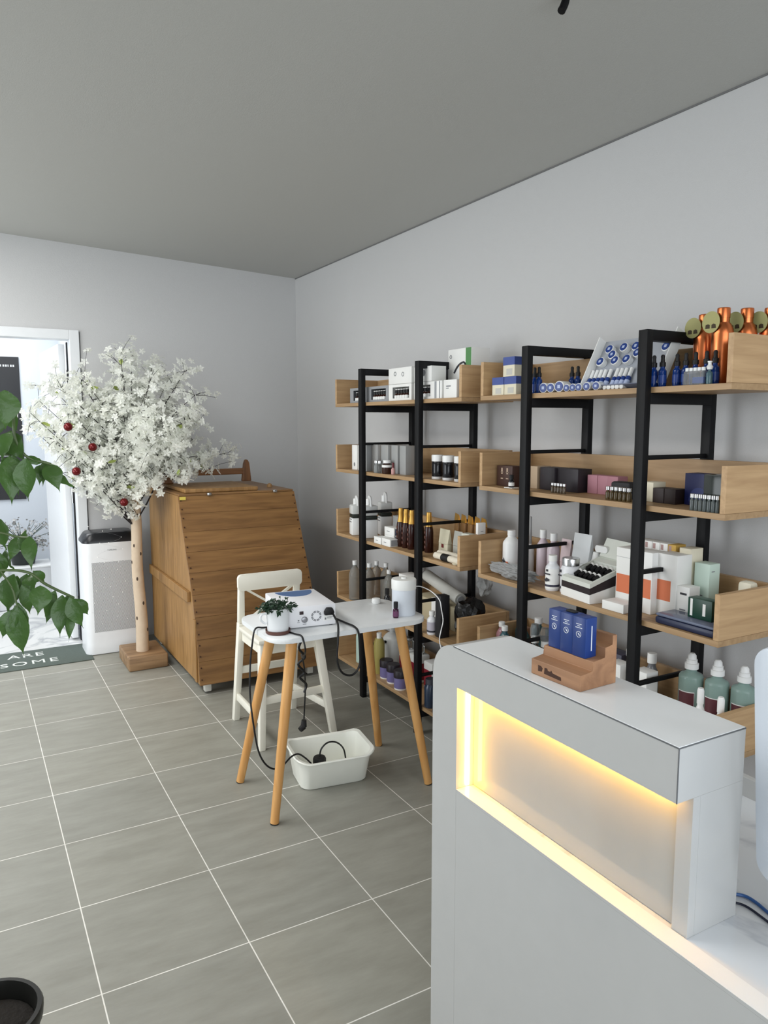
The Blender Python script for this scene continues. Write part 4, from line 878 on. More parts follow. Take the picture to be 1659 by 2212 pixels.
# ================================================================== AIR PURIFIER
t = thing('air_purifier', 'white air purifier with a dark lid beside the doorway', 'air purifier', (.806, 5.17, 0))
def loft(g, loops):
    R = [[g.bm.verts.new(p) for p in L] for L in loops]
    for A, B in zip(R, R[1:]):
        n = len(A)
        for i in range(n): g.bm.faces.new((A[i], A[(i+1) % n], B[(i+1) % n], B[i]))
    g.bm.faces.new(R[0][::-1]); g.bm.faces.new(R[-1]); return g
def rl(w, d, z, r, zf=None): return [(x, y, z if zf is None else zf(x, y)) for x, y in rrect(-w, w, -d, d, r)]
PB = mat('purifier_white', (238, 240, 242), .35)
loft(G(), [rl(.182, .13, .004, .05), rl(.183, .132, .012, .05), rl(.177, .126, .07, .05), rl(.176, .125, .12, .05), rl(.176, .125, .735, .05)]).build('housing', PB, t)
loft(G(), [rl(.176, .125, .7352, .05), rl(.175, .124, .748, .05), rl(.150, .108, .79, .05), rl(.140, .10, .798, .05), rl(.09, .06, .80, .04)]).build('lid', mat('purifier_black', (26, 27, 31), .3), t)
G().box(-.128, .128, -.1262, -.1245, .15, .61, .0005).build('grille', perforated('perforated_grille'), t, smooth=False)
text('SAMSUNG', .0125, mat('logo_grey', (92, 96, 100), .5), t, loc=(.0, -.1255, .682), rot=SIDE)
# ================================================================== CHILD'S HIGH CHAIR
t = thing('high_chair', 'white wooden childs high chair behind the small table', 'chair', (1.30, 3.36, 0))
WOODW = mat('white_painted_wood', (240, 237, 224), .45)
def leg(p, q, w0, d0, w1, d1):
    """square leg from foot p to top q"""
    p, q = Vector(p), Vector(q)
    b = [p+Vector((sx*w0, sy*d0, 0)) for sx, sy in ((-1, -1), (1, -1), (1, 1), (-1, 1))]
    u = [q+Vector((sx*w1, sy*d1, 0)) for sx, sy in ((-1, -1), (1, -1), (1, 1), (-1, 1))]
    return G().hexa(b, u, .003)
OX, OY = 1.30, 3.36
def L_(x, y, z): return (x-OX, y-OY, z)
g = leg(L_(1.134, 3.565, 0), L_(1.152, 3.50, .52), .015, .018, .016, .02); g.build('leg', WOODW, t)
g = leg(L_(1.446, 3.565, 0), L_(1.438, 3.50, .52), .015, .018, .016, .02); g.build('leg', WOODW, t)
leg(L_(1.123, 3.155, 0), L_(1.158, 3.215, .485), .014, .016, .017, .02).build('leg', WOODW, t)
leg(L_(1.500, 3.180, 0), L_(1.438, 3.225, .485), .016, .016, .02, .02).build('leg', WOODW, t)
for x0_, x1_ in ((1.152, 1.148), (1.438, 1.442)):
    leg(L_(x0_, 3.50, .521), L_(x1_, 3.475, .70), .015, .018, .014, .014).build('back_post', WOODW, t)
G().prism(rrect(1.128-OX, 1.462-OX, .688, .768, .018), 1, 3.452-OY, 3.474-OY, .003).build('top_rail', WOODW, t)
g = G(); g.hexa([L_(1.17, 3.478, .53), L_(1.19, 3.478, .53), L_(1.19, 3.492, .53), L_(1.17, 3.492, .53)], [L_(1.405, 3.466, .686), L_(1.425, 3.466, .686), L_(1.425, 3.48, .686), L_(1.405, 3.48, .686)]).hexa([L_(1.405, 3.478, .53), L_(1.425, 3.478, .53), L_(1.425, 3.492, .53), L_(1.405, 3.492, .53)], [L_(1.17, 3.466, .686), L_(1.19, 3.466, .686), L_(1.19, 3.48, .686), L_(1.17, 3.48, .686)])
g.build('cross_brace', WOODW, t, smooth=False)
G().box(1.132-OX, 1.462-OX, 3.19-OY, 3.478-OY, .4855, .507, .006).build('seat', WOODW, t)
g = G(); g.box(1.17-OX, 1.425-OX, 3.212-OY, 3.23-OY, .43, .485, .003).box(1.17-OX, 1.425-OX, 3.495-OY, 3.512-OY, .43, .485, .003).box(1.15-OX, 1.166-OX, 3.235-OY, 3.485-OY, .43, .485, .003).box(1.428-OX, 1.444-OX, 3.24-OY, 3.485-OY, .43, .485, .003)
g.build('apron', WOODW, t, smooth=False)
for a, b in (((1.139, 3.535, .13), (1.131, 3.185, .13)), ((1.443, 3.535, .13), (1.486, 3.205, .13)), ((1.150, 3.525, .27), (1.435, 3.525, .27)), ((1.140, 3.185, .22), (1.470, 3.205, .22))):
    a, b = Vector(L_(*a)), Vector(L_(*b)); d = (b-a).normalized(); s = Vector((-d.y, d.x, 0))*.008; u = Vector((0, 0, .018))
    G().hexa([a-s-u, a+s-u, b+s-u, b-s-u], [a-s+u, a+s+u, b+s+u, b-s+u], .002).build('stretcher', WOODW, t)
# ================================================================== SIDE TABLE
t = thing('side_table', 'small white table on four splayed round wooden legs', 'table', (1.285, 2.715, 0))
G().prism(rrect(.945-1.285, 1.628-1.285, 2.505-2.715, 2.925-2.715, .075, 8), 2, .692, .711, .003).build('tabletop', mat('table_white', (230, 233, 234), .3), t)
BEECH = wood('beech_leg', (198, 142, 78), (220, 170, 108), axis=2, scale=.7, rough=.45)
for fx, fy, tx, ty_ in ((.936, 2.905, 1.062, 2.81), (.942, 2.522, 1.04, 2.56), (1.619, 2.935, 1.495, 2.83), (1.618, 2.503, 1.505, 2.555)):
    p, q = Vector((fx-1.285, fy-2.715, .004)), Vector((tx-1.285, ty_-2.715, .6915))
    l = G().cyl(p, q, .0165, .0215, 18).build('leg', BEECH, t)
    d = (q-p).normalized(); G().cyl(p-d*.0035, p-d*.0002, .0168, seg=16).build('foot_pad', RUB, l)
ZT = .7112
# machine
t = thing('ozone_machine', 'white boxed electric device with round fan vent on the table', 'electric device', (1.152, 2.745, ZT), R_(-6.5))
G().box(-.106, .106, -.135, .15, .004, .087, .004).build('housing', mat('device_white', (238, 238, 241), .35), t)
G().prism([(.078*math.cos(a)+.008, .135-.1*math.sin(a)) for a in [PI-PI*k/14 for k in range(15)]], 2, .0868, .0876).build('blue_decal', mat('decal_blue', (74, 104, 150), .4, noise=.15, nscale=40), t, smooth=False)
YF2 = -.1352
def fr(p): return Matrix.Translation(p) @ Matrix.Rotation(PI/2, 4, 'X')
g = G()
for k in range(8):
    a0, a1 = 2*PI*k/8+.08, 2*PI*(k+1)/8-.08
    for r in (.0155, .0195): g.lathe([(r-.001, 0), (r+.001, 0), (r+.001, .0008), (r-.001, .0008)], 4, fr((.026, YF2, .044)), a0, a1)
g.build('fan_vent', INK, t, smooth=False)
k_ = G().lathe([(0, 0), (.0125, 0), (.012, .004), (.0085, .006), (0, .006)], 20, fr((-.022, YF2, .034))).build('dial', mat('dial_grey', (150, 150, 154), .3, metal=.6), t)
G().box(-.042, -.026, YF2-.002, YF2+.0004, .055, .068, .001).build('switch', mat('switch_dark', (50, 34, 38), .4), t)
pl = G().prism([(.057, .046), (.092, .046), (.096, .056), (.088, .074), (.066, .075), (.056, .060)], 1, YF2-.018, YF2+.0004, .003).build('power_plug', RUB, t)
G().box(.056, .098, YF2-.001, YF2+.0002, .022, .042).build('rating_label', CARD, t, smooth=False)
g = G(); g.box(.060, .066, YF2-.0016, YF2-.0009, .026, .034).box(.07, .094, YF2-.0016, YF2-.0009, .034, .0355).box(.07, .088, YF2-.0016, YF2-.0009, .030, .0313).box(-.049, -.043, YF2-.0006, YF2+.0002, .030, .035).box(-.051, -.041, YF2-.0006, YF2+.0002, .024, .0255).box(-.029, -.015, YF2-.0006, YF2+.0002, .015, .0175)
g.build('print', GREYINK, t, smooth=False)
for xx in (-.09, .09):
    for yy in (-.12, .135): G().cyl((xx, yy, .0003), (xx, yy, .0038), .008, seg=10).build('foot', RUB, t)
# potted plant
t = thing('potted_plant', 'small green plant in a white mug pot on a brown saucer', 'plant', (1.003, 2.607, ZT+.0002))
G().lathe([(0, 0), (.044, 0), (.047, .003), (.048, .014), (.046, .014), (.044, .006), (0, .006)], 28).build('saucer', mat('walnut_saucer', (86, 54, 46), .5), t)
G().lathe([(0, .0062), (.037, .0062), (.04, .009), (.045, .09), (.0465, .098), (.0435, .098), (.042, .09), (.041, .078), (0, .078)], 28).build('pot', mat('pot_white', (226, 229, 231), .3), t)
G().tube(smooth_pts([(-.043, .0, .078), (-.062, .004, .076), (-.066, .006, .058), (-.052, .004, .042), (-.042, .0, .044)], 4), .0042, 8).build('pot_handle', mat('pot_white', (226, 229, 231), .3), t)
G().lathe([(0, .0785), (.0405, .0785), (.039, .081), (0, .083)], 20).build('soil', mat('soil_dark', (24, 28, 22), .95, bump=.6, bscale=90), t)
rnd = random.Random(8); g = G()
for k in range(95):
    a = rnd.uniform(0, 2*PI); rr = rnd.uniform(.0, .03); c = Vector((rr*math.cos(a), rr*math.sin(a), .082))
    d = Vector((math.cos(a)*rnd.uniform(.2, 1.1), math.sin(a)*rnd.uniform(.2, 1.1), rnd.uniform(.2, 1.0))).normalized(); L = rnd.uniform(.02, .048)
    e = c+d*L; g.tube([c, e], .0007, 3)
    for _ in range(3):
        n = Vector((rnd.gauss(0, 1), rnd.gauss(0, 1), rnd.gauss(1, 1))).normalized(); dd = (d+Vector((rnd.gauss(0, .5), rnd.gauss(0, .5), rnd.gauss(-.4, .4)))).normalized(); s = n.cross(dd).normalized(); l = rnd.uniform(.012, .024)
        g.bm.faces.new([g.bm.verts.new(p) for p in (e, e+dd*l*.5+s*l*.3, e+dd*l-Vector((0, 0, l*.2)), e+dd*l*.5-s*l*.3)])
g.build('foliage', mat('dark_leaf', (44, 66, 48), .45), t, smooth=False)
# humidifier, oil bottle, small lid
t = turned('humidifier', 'white translucent cylinder humidifier at the right end of the table', 'humidifier', (1.562, 2.612, ZT+.0002), [
    ('tank', [(0, 0), (.047, 0), (.049, .003), (.050, .108), (0, .108)], mat('milk_tank', (216, 222, 230), .35)),
    ('lid', [(0, .1082), (.0515, .1082), (.052, .146), (.050, .150), (.03, .152), (.012, .151), (.010, .156), (0, .157)], mat('lid_white', (230, 231, 228), .4))], seg=36)
turned('oil_bottle', 'tiny purple oil bottle with black cap before the humidifier', 'bottle', (1.503, 2.577, ZT+.0002), [('bottle_body', bottle_prof(.0118, .041, .008, .033, .039), mat('plum_glass', (58, 24, 48), .15)), ('label_band', ring(.0119, .006, .028), mat('plum_label2', (104, 58, 92), .5)), ('cap', cap(.0092, .0412, .066), RUB)], seg=16)
turned('small_cup', 'little white round cup at the far edge of the table', 'cup', (1.55, 2.83, ZT+.0002), [('cup_body', [(0, 0), (.016, 0), (.02, .008), (.018, .022), (0, .026)], WHITE)], seg=16)
# ================================================================== BASIN AND CABLES
t = thing('basin', 'white plastic basin with handle slots under the table', 'basin', (1.287, 2.772, 0), R_(-8))
def rr(w, d, z, r): return [(x, y, z) for x, y in rrect(-w, w, -d, d, r, 6)]
BASW = mat('basin_white', (238, 239, 230), .35)
def rim(w, d, z, r):   # rim that rises a little toward the two handle ends
    return [(x, y, z+.014*max(0, (abs(x)/w-.72)/.28)) for x, y in rrect(-w, w, -d, d, r, 6)]
g = G()
loops = [rr(.138, .094, .001, .04), rr(.143, .099, .006, .042), rim(.160, .126, .118, .05), rim(.172, .138, .121, .055), rim(.174, .14, .127, .056), rim(.170, .137, .131, .055), rim(.157, .123, .127, .05), rr(.138, .095, .012, .04), rr(.12, .08, .007, .035)]
loft(g, loops).build('basin_body', BASW, t)
for sx in (-1, 1): G().box(sx*.166-.003, sx*.166+.003, -.045, .045, .1385, .1425, .0012).build('handle_slot', mat('slot_shadow', (70, 70, 68), .8), t)
CBL = mat('black_cable', (15, 15, 17), .45)
def cable(name, label, pts, r, m=CBL, cat='cable', n=6):
    p0 = Vector(pts[0]); t = thing(name, label, cat, p0)
    G().tube([p-p0 for p in smooth_pts(pts, n)], r, 8).build('wire', m, t); return t
cable('power_cable', 'thick black power cable looping down from the white device', [(1.222, 2.592, .769), (1.219, 2.565, .757), (1.204, 2.5, .739), (1.196, 2.485, .685), (1.19, 2.48, .605), (1.212, 2.48, .555), (1.257, 2.485, .539), (1.29, 2.49, .571), (1.291, 2.49, .64), (1.287, 2.492, .70), (1.282, 2.52, .718), (1.278, 2.58, .718), (1.272, 2.66, .718)], .0042)
t = cable('extension_cord', 'thin black cord hanging from the table into the basin', [(1.06, 2.64, .7145), (1.02, 2.67, .7145), (.975, 2.69, .7145), (.938, 2.68, .716), (.925, 2.68, .66), (.915, 2.68, .58), (.905, 2.66, .46), (.91, 2.64, .345), (.925, 2.64, .25), (.95, 2.64, .19), (.985, 2.64, .158), (1.03, 2.66, .150), (1.085, 2.70, .160), (1.125, 2.72, .155), (1.165, 2.74, .120), (1.195, 2.752, .085)], .0036)
t = thing('plug_adaptor', 'round black plug adaptor with cable loop lying in the basin', 'adaptor', (1.237, 2.76, .016))
G().lathe([(0, 0), (.024, 0), (.028, .006), (.028, .078), (.024, .086), (0, .088)], 20).build('adaptor_body', RUB, t)
G().tube(smooth_pts([(.0, 0, .086), (.012, .004, .118), (.045, .01, .135), (.09, .018, .122), (.128, .03, .08), (.140, .03, .02)], 6), .0036, 8).build('wire', CBL, t)
t = cable('dangling_cable', 'black cord with a plug dangling under the table', [(1.035, 2.585, .7148), (1.05, 2.54, .7148), (1.056, 2.51, .716), (1.06, 2.497, .70), (1.066, 2.495, .66), (1.10, 2.60, .60), (1.17, 2.78, .55), (1.232, 2.90, .456), (1.262, 2.96, .34), (1.266, 2.98, .248), (1.262, 2.98, .185)], .0034)
G().cyl((.227, .395, -.535), (.225, .395, -.565), .011, .014, 12).cyl((.225, .395, -.565), (.205, .39, -.575), .014, .012, 12).build('plug', RUB, t)
t = cable('cable_bundle', 'bundled black cord hanging by the chair under the table', [(1.215, 2.88, .69), (1.224, 2.885, .60), (1.205, 2.89, .545), (1.235, 2.895, .50), (1.205, 2.9, .47), (1.232, 2.9, .43), (1.212, 2.9, .41), (1.245, 2.91, .37), (1.235, 2.91, .335)], .0055)
cable('usb_cable', 'thin white cable drooping from the humidifier towards the counter', [(1.61, 2.60, .826), (1.632, 2.585, .824), (1.640, 2.52, .815), (1.645, 2.47, .79), (1.642, 2.45, .754), (1.650, 2.45, .708), (1.62, 2.42, .677), (1.60, 2.40, .645), (1.55, 2.3, .62), (1.50, 2.2, .55), (1.47, 2.15, .3), (1.46, 2.13, .004)], .0022, mat('white_cable', (222, 222, 222), .45))
# ================================================================== RECEPTION COUNTER
t = thing('reception_counter', 'white reception counter with warm lit front recess', 'counter', (.92, .98, 0))
cx, cy = .92, .98
def bx(x0, x1, y0, y1, z0, z1, bev=0.): return G().box(x0-cx, x1-cx, y0-cy, y1-cy, z0, z1, bev)
PR = [(.665, .968), (1.202, .968), (1.202, .0005), (1.291, .0005)]+[(1.216+.075*math.cos(a), .975+.075*math.sin(a)) for a in [PI/2*k/10 for k in range(11)]]+[(.665, 1.05)]
G().prism([(y-cy, zz) for y, zz in PR], 0, .845-cx, .991-cx).build('upper_shell', GLOSSW, t, sharp=20)
g = bx(.896, .991, .665, 1.2015, .7505, .9678); g.box(.8805-cx, .8958-cx, .665-cy, .692-cy, .7506, .9678); g.build('rear_body', GLOSSW, t, smooth=False)
bx(.888, .8955, .6925, 1.2012, .7515, .9675, .0004).build('back_glass', mat('back_painted_glass', (168, 170, 168), .08), t, smooth=False)
bx(.845, .872, -.6, 1.2015, .0005, .745).build('front_panel', GLOSSW, t, smooth=False)
bx(.845, .8785, -.6, 1.2015, .7452, .7505).build('ledge', GLOSSW, t, smooth=False)
bx(.8787, 1.337, -.6, 1.2015, .7452, .7502, 0).build('desk_top', marble('desk_marble', (214, 217, 220), (190, 194, 200), 2.4), t, smooth=False)
bx(.9915, 1.337, 1.2017, 1.291, .0005, .7502).build('end_panel', GLOSSW, t, smooth=False)
bx(1.3375, 1.352, -.6, 1.291, .0005, .79, .001).build('rear_upstand', GLOSSW, t, smooth=False)
bx(.8455, .9905, .6655, 1.214, 1.0502, 1.0515, .0004).build('counter_top', mat('white_laminate_top', (226, 229, 230), .18), t, smooth=False)
bx(.8452, .8785, -.6, 1.2012, .7506, .7512, 0).build('ledge_face', mat('white_laminate_top', (226, 229, 230), .18), t, smooth=False)
SEAM = mat('edge_seam', (96, 98, 100), .6)
g = G(); g.box(.8445-cx, .8462-cx, .6648-cy, 1.216-cy, 1.0485, 1.0503).box(.8462-cx, .9912-cx, .6645-cy, .666-cy, 1.0485, 1.0503).box(.8445-cx, .8460-cx, .6645-cy, .6658-cy, .968, 1.0485)
g.build('edge_seam', SEAM, t, smooth=False)
LED = mat('warm_led', (255, 214, 120), .5, emit=(255, 186, 70), es=34.)
g = G(); g.box(.868-cx, .876-cx, .695-cy, 1.196-cy, .9645, .9678).box(.868-cx, .876-cx, 1.1985-cy, 1.2016-cy, .755, .962)
g.build('led_strip', LED, t, smooth=False)
# wooden stand with three blue cartons
t = thing('display_stand', 'stepped wooden display stand on the white counter', 'stand', (.922, .953, 1.0517), R_(3))
ST = wood('beech_stand', (138, 100, 72), (168, 126, 92), axis=1, scale=.8, rough=.55)
pr = [(-.047, 0), (-.047, .028), (-.017, .030), (-.017, .047), (.012, .049), (.012, .067), (.030, .069), (.030, .086), (.041, .086), (.041, 0)]
G().prism(pr, 1, -.0585, .0585, .0012).build('stand_body', ST, t, smooth=False)
g = G()
for P in ([(.041, .009), (.041, .020), (.034, .0195), (.030, .0165), (.032, .010)], [(.026, .008), (.025, .019), (.019, .0195), (.017, .0155), (.011, .0155), (.009, .0185), (.006, .0145), (-.014, .0125), (-.015, .0065)], ):
    g.prism(P, 0, -.0474, -.0467)
g.build('engraving', mat('burnt_mark', (62, 36, 22), .7), t, smooth=False)
for i in range(3):
    y = .957+.031-i*.0305
    c = thing('blue_carton', f'blue carton with white emblem, {nth(i, 3)} of three on the wooden stand', 'box', (.917, y, 1.0517+.0476), R_(3), 'blue cartons on the wooden stand')
    G().box(-.0115, .0155, -.015, .015, 0, .070, .0012).build('carton_body', mat('royal_blue_card', (24, 54, 118), .3), c)
    WI = mat('white_ink', (226, 230, 236), .5)
    g = G(); g.lathe([(.0048, 0), (.0056, 0), (.0056, .0004), (.0048, .0004)], 18, Matrix.Translation((-.0116, .001, .040)) @ Matrix.Rotation(-PI/2, 4, 'Y'))
    g.prism([(-.0025, .0375), (.0005, .0385), (.0032, .0425), (.0005, .0418)], 0, -.01205, -.0115)
    for k, (a, b) in enumerate(((-.006, .006), (-.003, .003), (-.0075, .0075))): g.box(-.01195, -.0115, a+.001, b+.001, .0575-k*.0032, .0585-k*.0032)
    g.build('print', WI, c, smooth=False)
    if i == 2: G().box(.002, .004, -.01535, -.015, .012, .056).build('side_print', WI, c, smooth=False)
    if i == 1: G().box(-.002, .008, -.008, .012, .0702, .0735, .0005).build('black_sensor', RUB, c)
# white screen and its cables
t = thing('monitor', 'white backed flat screen standing on the desk at the right edge', 'monitor', (1.0, .462, .7505))
G().prism(rrect(.30-.46, .622-.46, .095, .452, .03, 8), 0, -.018, .0, .003, Matrix.Rotation(R_(-6), 4, 'Y')).build('back_shell', mat('screen_white', (206, 214, 224), .3), t)
G().box(-.02, .06, -.03, .03, .004, .2, .004, M=Matrix.Translation((.024, 0, 0))).build('neck', WHITE, t)
G().box(-.03, .16, -.10, .10, 0, .0038, .001).build('foot', WHITE, t)
G().prism(rrect(.305-.46, .617-.46, .10, .447, .028, 6), 0, .001, .003, 0, Matrix.Rotation(R_(-6), 4, 'Y')).build('display_panel', mat('screen_glass', (10, 11, 14), .1), t)
cable('network_cable', 'blue cable crossing the desk below the white screen', [(.998, .735, .7535), (1.031, .697, .7535), (1.042, .683, .7535), (1.042, .664, .7535), (1.036, .640, .7535), (1.03, .60, .7535), (1.04, .55, .7535)], .0026, mat('blue_cable', (52, 92, 150), .4))
cable('screen_cable', 'dark cable crossing the desk beside the blue cable', [(.998, .70, .753), (1.014, .682, .753), (1.021, .665, .753), (1.017, .632, .753), (1.01, .59, .753), (1.02, .55, .753)], .0019, mat('navy_cable', (30, 34, 52), .45))
# ================================================================== FOREGROUND PLANT
t = thing('houseplant', 'tall green houseplant with drooping leaves in a black pot, left edge', 'plant', (-.025, 1.615, 0))
ox, oy = -.025, 1.615
G().lathe([(0, .002), (.07, .002), (.076, .006), (.098, .27), (.104, .275), (.106, .295), (.103, .301), (.094, .301), (.091, .29), (.088, .26), (0, .26)], 40).build('pot', mat('black_pot', (26, 26, 24), .3), t)
G().lathe([(0, .262), (.0875, .262), (.07, .268), (0, .27)], 24).build('soil', mat('pot_soil', (30, 26, 22), .95, bump=.7, bscale=60), t)
LEAVES = [((0.075, 1.583, 1.563), (0.072, 1.575, 1.488), 0.043), ((0.083, 1.602, 1.487), (0.061, 1.596, 1.426), 0.027), ((0.081, 1.638, 1.483), (0.103, 1.611, 1.426), 0.036), ((0.101, 1.552, 1.436), (0.101, 1.555, 1.353), 0.035), ((0.076, 1.586, 1.439), (0.075, 1.565, 1.347), 0.04), ((0.087, 1.689, 1.435), (0.065, 1.678, 1.385), 0.028), ((0.14, 1.667, 1.418), (0.13, 1.656, 1.377), 0.024), ((0.144, 1.639, 1.42), (0.165, 1.615, 1.365), 0.033), ((0.152, 1.639, 1.419), (0.197, 1.644, 1.365), 0.019), ((0.106, 1.623, 1.437), (0.143, 1.623, 1.422), 0.015), ((0.078, 1.644, 1.458), (0.057, 1.617, 1.439), 0.02), ((0.056, 1.656, 1.312), (0.062, 1.65, 1.249), 0.033), ((0.102, 1.592, 1.283), (0.101, 1.563, 1.22), 0.025), ((0.084, 1.671, 1.272), (0.068, 1.66, 1.223), 0.021), ((0.074, 1.651, 1.2), (0.058, 1.656, 1.116), 0.039), ((0.088, 1.65, 1.178), (0.101, 1.657, 1.11), 0.023), ((0.075, 1.605, 1.142), (0.08, 1.607, 1.039), 0.038), ((0.071, 1.612, 1.138), (0.043, 1.619, 1.077), 0.029), ((0.105, 1.673, 1.193), (0.105, 1.647, 1.15), 0.025), ((0.116, 1.569, 1.188), (0.107, 1.548, 1.134), 0.036), ((0.148, 1.685, 1.145), (0.13, 1.672, 1.083), 0.026), ((0.161, 1.638, 1.15), (0.149, 1.62, 1.065), 0.031), ((0.171, 1.621, 1.121), (0.166, 1.606, 1.058), 0.015), ((0.17, 1.599, 1.152), (0.192, 1.592, 1.084), 0.029), ((0.182, 1.632, 1.141), (0.211, 1.638, 1.1), 0.023), ((0.11, 1.645, 1.205), (0.131, 1.652, 1.177), 0.021), ((0.053, 1.67, 1.242), (0.054, 1.68, 1.188), 0.022), ((0.086, 1.644, 1.271), (0.101, 1.621, 1.259), 0.017), ((0.078, 1.67, 1.532), (0.098, 1.679, 1.482), 0.024), ((0.061, 1.677, 1.532), (0.052, 1.67, 1.46), 0.037), ((0.04, 1.65, 1.241), (0.022, 1.628, 1.163), 0.037), ((0.045, 1.666, 1.405), (0.033, 1.659, 1.333), 0.037)]
rnd = random.Random(6)
for p, q, w in LEAVES[:28:2]:      # a second, smaller leaf from the same node
    b = Vector(p)+Vector((rnd.uniform(-.012, .012), rnd.uniform(.005, .03), rnd.uniform(-.01, .01))); L = (Vector(q)-Vector(p)).length
    LEAVES.append((tuple(b), tuple(b+Vector((rnd.uniform(-.45, .35), rnd.uniform(-.1, .2), -1)).normalized()*L*rnd.uniform(.7, .95)), w*.8))
for k in range(26):     # the side of the plant outside the picture
    a = rnd.uniform(1.2, 5.0); r0 = rnd.uniform(.06, .16); zz = rnd.uniform(1.1, 1.6)
    b = Vector((ox-.02+r0*math.cos(a), oy+r0*math.sin(a), zz)); LEAVES.append((tuple(b), tuple(b+Vector((.03*math.cos(a), .03*math.sin(a), -.085))), rnd.uniform(.025, .04)))
g = G()
def leaf(g, p, q, w, roll):
    p, q = Vector(p)-Vector((ox, oy, 0)), Vector(q)-Vector((ox, oy, 0)); d = q-p; L = d.length; d.normalize()
    view = Vector((-.35, -1, .1)).normalized(); view = Matrix.Rotation(roll, 3, d) @ view
    s = d.cross(view).normalized(); n = s.cross(d)
    if n.dot(view) < 0: n = -n
    prof = [(0, .05), (.08, .4), (.2, .80), (.34, 1.0), (.48, .97), (.60, .78), (.71, .5), (.81, .22), (.90, .08), (1, .0)]
    Lt, Mi, Rt = [], [], []
    for f, ww in prof:
        c = p+d*L*f+n*(.010*math.sin(PI*f)-.006*f); h = w*.56*ww
        fold = n*(h*.32)
        wav = n*(.0022*math.sin(f*19+roll*9))
        Mi.append(g.bm.verts.new(c-fold*.5)); Lt.append(g.bm.verts.new(c+s*h+fold*.6+wav)); Rt.append(g.bm.verts.new(c-s*h+fold*.6-wav))
    for i in range(len(prof)-1):
        g.bm.faces.new((Mi[i], Mi[i+1], Lt[i+1], Lt[i])); g.bm.faces.new((Mi[i+1], Mi[i], Rt[i], Rt[i+1]))
for p, q, w in LEAVES: leaf(g, p, q, w*1.04, rnd.uniform(-.5, .5))
bmesh.ops.remove_doubles(g.bm, verts=g.bm.verts[:], dist=1e-6)
LF = mat('glossy_leaf', (66, 97, 45), .34, noise=.4, nscale=22, bump=.25, bscale=60)
g.build('foliage', LF, t, sharp=60)
g = G()
for P, r in (([(-.03, 1.615, .26), (-.05, 1.60, .6), (-.028, 1.62, 1.0), (-.03, 1.62, 1.3), (-.045, 1.63, 1.62)], .008), ([(-.03, 1.62, 1.19), (.001, 1.62, 1.213), (.049, 1.62, 1.216), (.098, 1.62, 1.207), (.13, 1.62, 1.179), (.181, 1.62, 1.145)], .0028),
          ([(-.03, 1.62, 1.55), (.022, 1.62, 1.574), (.053, 1.62, 1.57), (.086, 1.62, 1.532), (.089, 1.62, 1.478), (.106, 1.62, 1.438), (.151, 1.62, 1.42)], .0028), ([(-.03, 1.62, 1.3), (.007, 1.62, 1.303), (.053, 1.62, 1.29), (.085, 1.62, 1.279), (.103, 1.6, 1.279)], .0022), ([(.049, 1.62, 1.216), (.068, 1.62, 1.179), (.076, 1.61, 1.138)], .002), ([(-.03, 1.62, 1.4), (.02, 1.63, 1.44), (.078, 1.63, 1.44)], .002)):
    g.tube([p-Vector((ox, oy, 0)) for p in smooth_pts(P, 5)], r, 7)
g.build('stem', mat('green_stem', (74, 92, 50), .5), t)
translucent(LF, .18)
# ================================================================== FAR ROOM POT
t = thing('flower_pot', 'dark flower pot of grey white blooms in the far room', 'plant', (.385, 6.8, .345))
G().lathe([(0, 0), (.085, 0), (.115, .14), (.12, .16), (.11, .16), (.1, .14), (0, .13)], 24).build('pot', mat('dark_green_pot', (22, 30, 28), .35), t)
rnd = random.Random(15); g = G(); g2 = G()
for k in range(70):
    a = rnd.uniform(0, 2*PI); e = Vector((math.cos(a)*rnd.uniform(.02, .24), math.sin(a)*rnd.uniform(.02, .2), rnd.uniform(.14, .34)))
    g2.tube([(0, 0, .13), e*.5+Vector((0, 0, .09)), e], .0022, 4)
    for _ in range(7):
        n = Vector((rnd.gauss(0, 1), rnd.gauss(0, 1), rnd.gauss(0, 1))).normalized(); dd = n.orthogonal().normalized(); s = n.cross(dd); l = rnd.uniform(.016, .03); c = e+Vector((rnd.gauss(0, .014), rnd.gauss(0, .014), rnd.gauss(0, .014)))
        g.bm.faces.new([g.bm.verts.new(p) for p in (c, c+dd*l*.5+s*l*.4, c+dd*l, c+dd*l*.5-s*l*.4)])
tag(g.build('blooms', mat('grey_bloom', (176, 174, 172), .8, noise=.4, nscale=9), t, smooth=False), kind='stuff')
g2.build('stems', mat('grey_green_stem', (70, 82, 70), .7), t)
t = thing('plinth', 'low white marbled plinth under the far room flower pot', 'plinth', (.385, 6.8, 0))
G().box(-.27, .20, -.16, .16, 0, .33, .004).build('plinth_body', marble('plinth_marble', (216, 218, 220), (186, 190, 194), 1.6), t, smooth=False)
G().box(-.275, .205, -.165, .165, .3302, .3448, .003).build('plinth_top', WHITE, t, smooth=False)
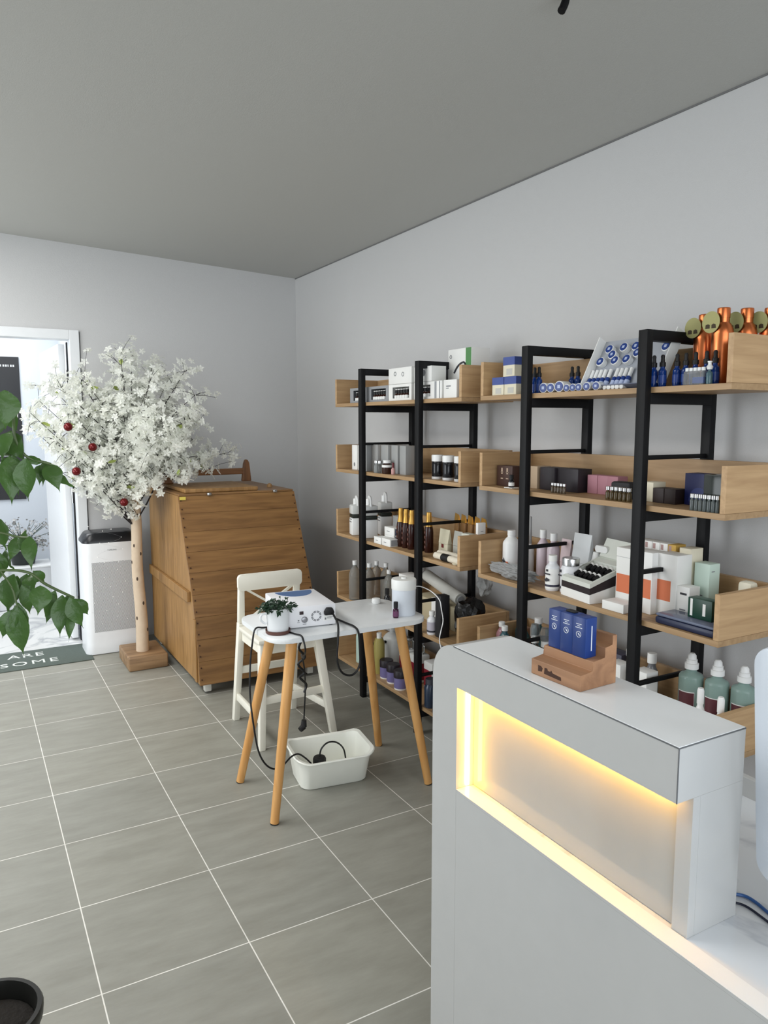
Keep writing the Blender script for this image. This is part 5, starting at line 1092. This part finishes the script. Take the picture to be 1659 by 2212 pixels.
# ================================================================== LIGHT
def area(name, loc, rot, sx, sy, power, col):
    l = bpy.data.lights.new(name, 'AREA'); l.shape = 'RECTANGLE'; l.size = sx; l.size_y = sy; l.energy = power; l.color = col
    o = bpy.data.objects.new(name, l); C.objects.link(o); o.location = loc; o.rotation_euler = rot; return o
DAY = (.93, .97, 1.)
area('daylight_front', (-.6, YF-2.6, 1.9), (R_(90), 0, 0), 8., 4.5, 225, (.90, .95, 1.))
area('daylight_side', (XL-.06, 3.75, 1.4), (0, R_(-90), 0), 2.1, 2.2, 40, DAY)
area('ceiling_panel_side', (-.55, 3.2, 2.66), (0, 0, 0), .7, 3.2, 38, (1., .985, .96))
area('ceiling_panel_front', (.5, -.55, 2.6), (0, 0, 0), 2.2, 1.0, 7, (1., .985, .96))
area('far_room_lamp', (-.2, 6.35, 2.6), (0, 0, 0), 1.6, 1.1, 27, (.95, .98, 1.))
w = bpy.data.worlds.new('sky'); bpy.context.scene.world = w; w.use_nodes = True
w.node_tree.nodes['Background'].inputs[0].default_value = (.80, .90, 1., 1); w.node_tree.nodes['Background'].inputs[1].default_value = .35
# ================================================================== CAMERA
f, yaw, pitch, roll = 1613.16, .512015, .118031, .00107929
fw = Vector((math.sin(yaw)*math.cos(pitch), math.cos(yaw)*math.cos(pitch), -math.sin(pitch)))
r_ = Vector((math.cos(yaw), -math.sin(yaw), 0)); d_ = fw.cross(r_)
rt = math.cos(roll)*r_+math.sin(roll)*d_; dn = -math.sin(roll)*r_+math.cos(roll)*d_
cam = bpy.data.cameras.new('camera'); co = bpy.data.objects.new('camera', cam); C.objects.link(co)
co.matrix_world = Matrix(((rt.x, -dn.x, -fw.x, 0), (rt.y, -dn.y, -fw.y, 0), (rt.z, -dn.z, -fw.z, 1.5), (0, 0, 0, 1)))
cam.sensor_fit = 'HORIZONTAL'; cam.sensor_width = 36; cam.lens = f/1659*36; cam.clip_start = .02
sc = bpy.context.scene; sc.camera = co
sc.view_settings.view_transform = 'Standard'; sc.view_settings.look = 'None'; sc.view_settings.exposure = .72; sc.view_settings.gamma = 1.; sc.view_settings.use_curve_mapping = False
sc.cycles.use_denoising = True; sc.cycles.max_bounces = 10; sc.cycles.transmission_bounces = 8; sc.cycles.transparent_max_bounces = 8; sc.cycles.caustics_refractive = False; sc.cycles.caustics_reflective = False; sc.cycles.sample_clamp_indirect = 6.
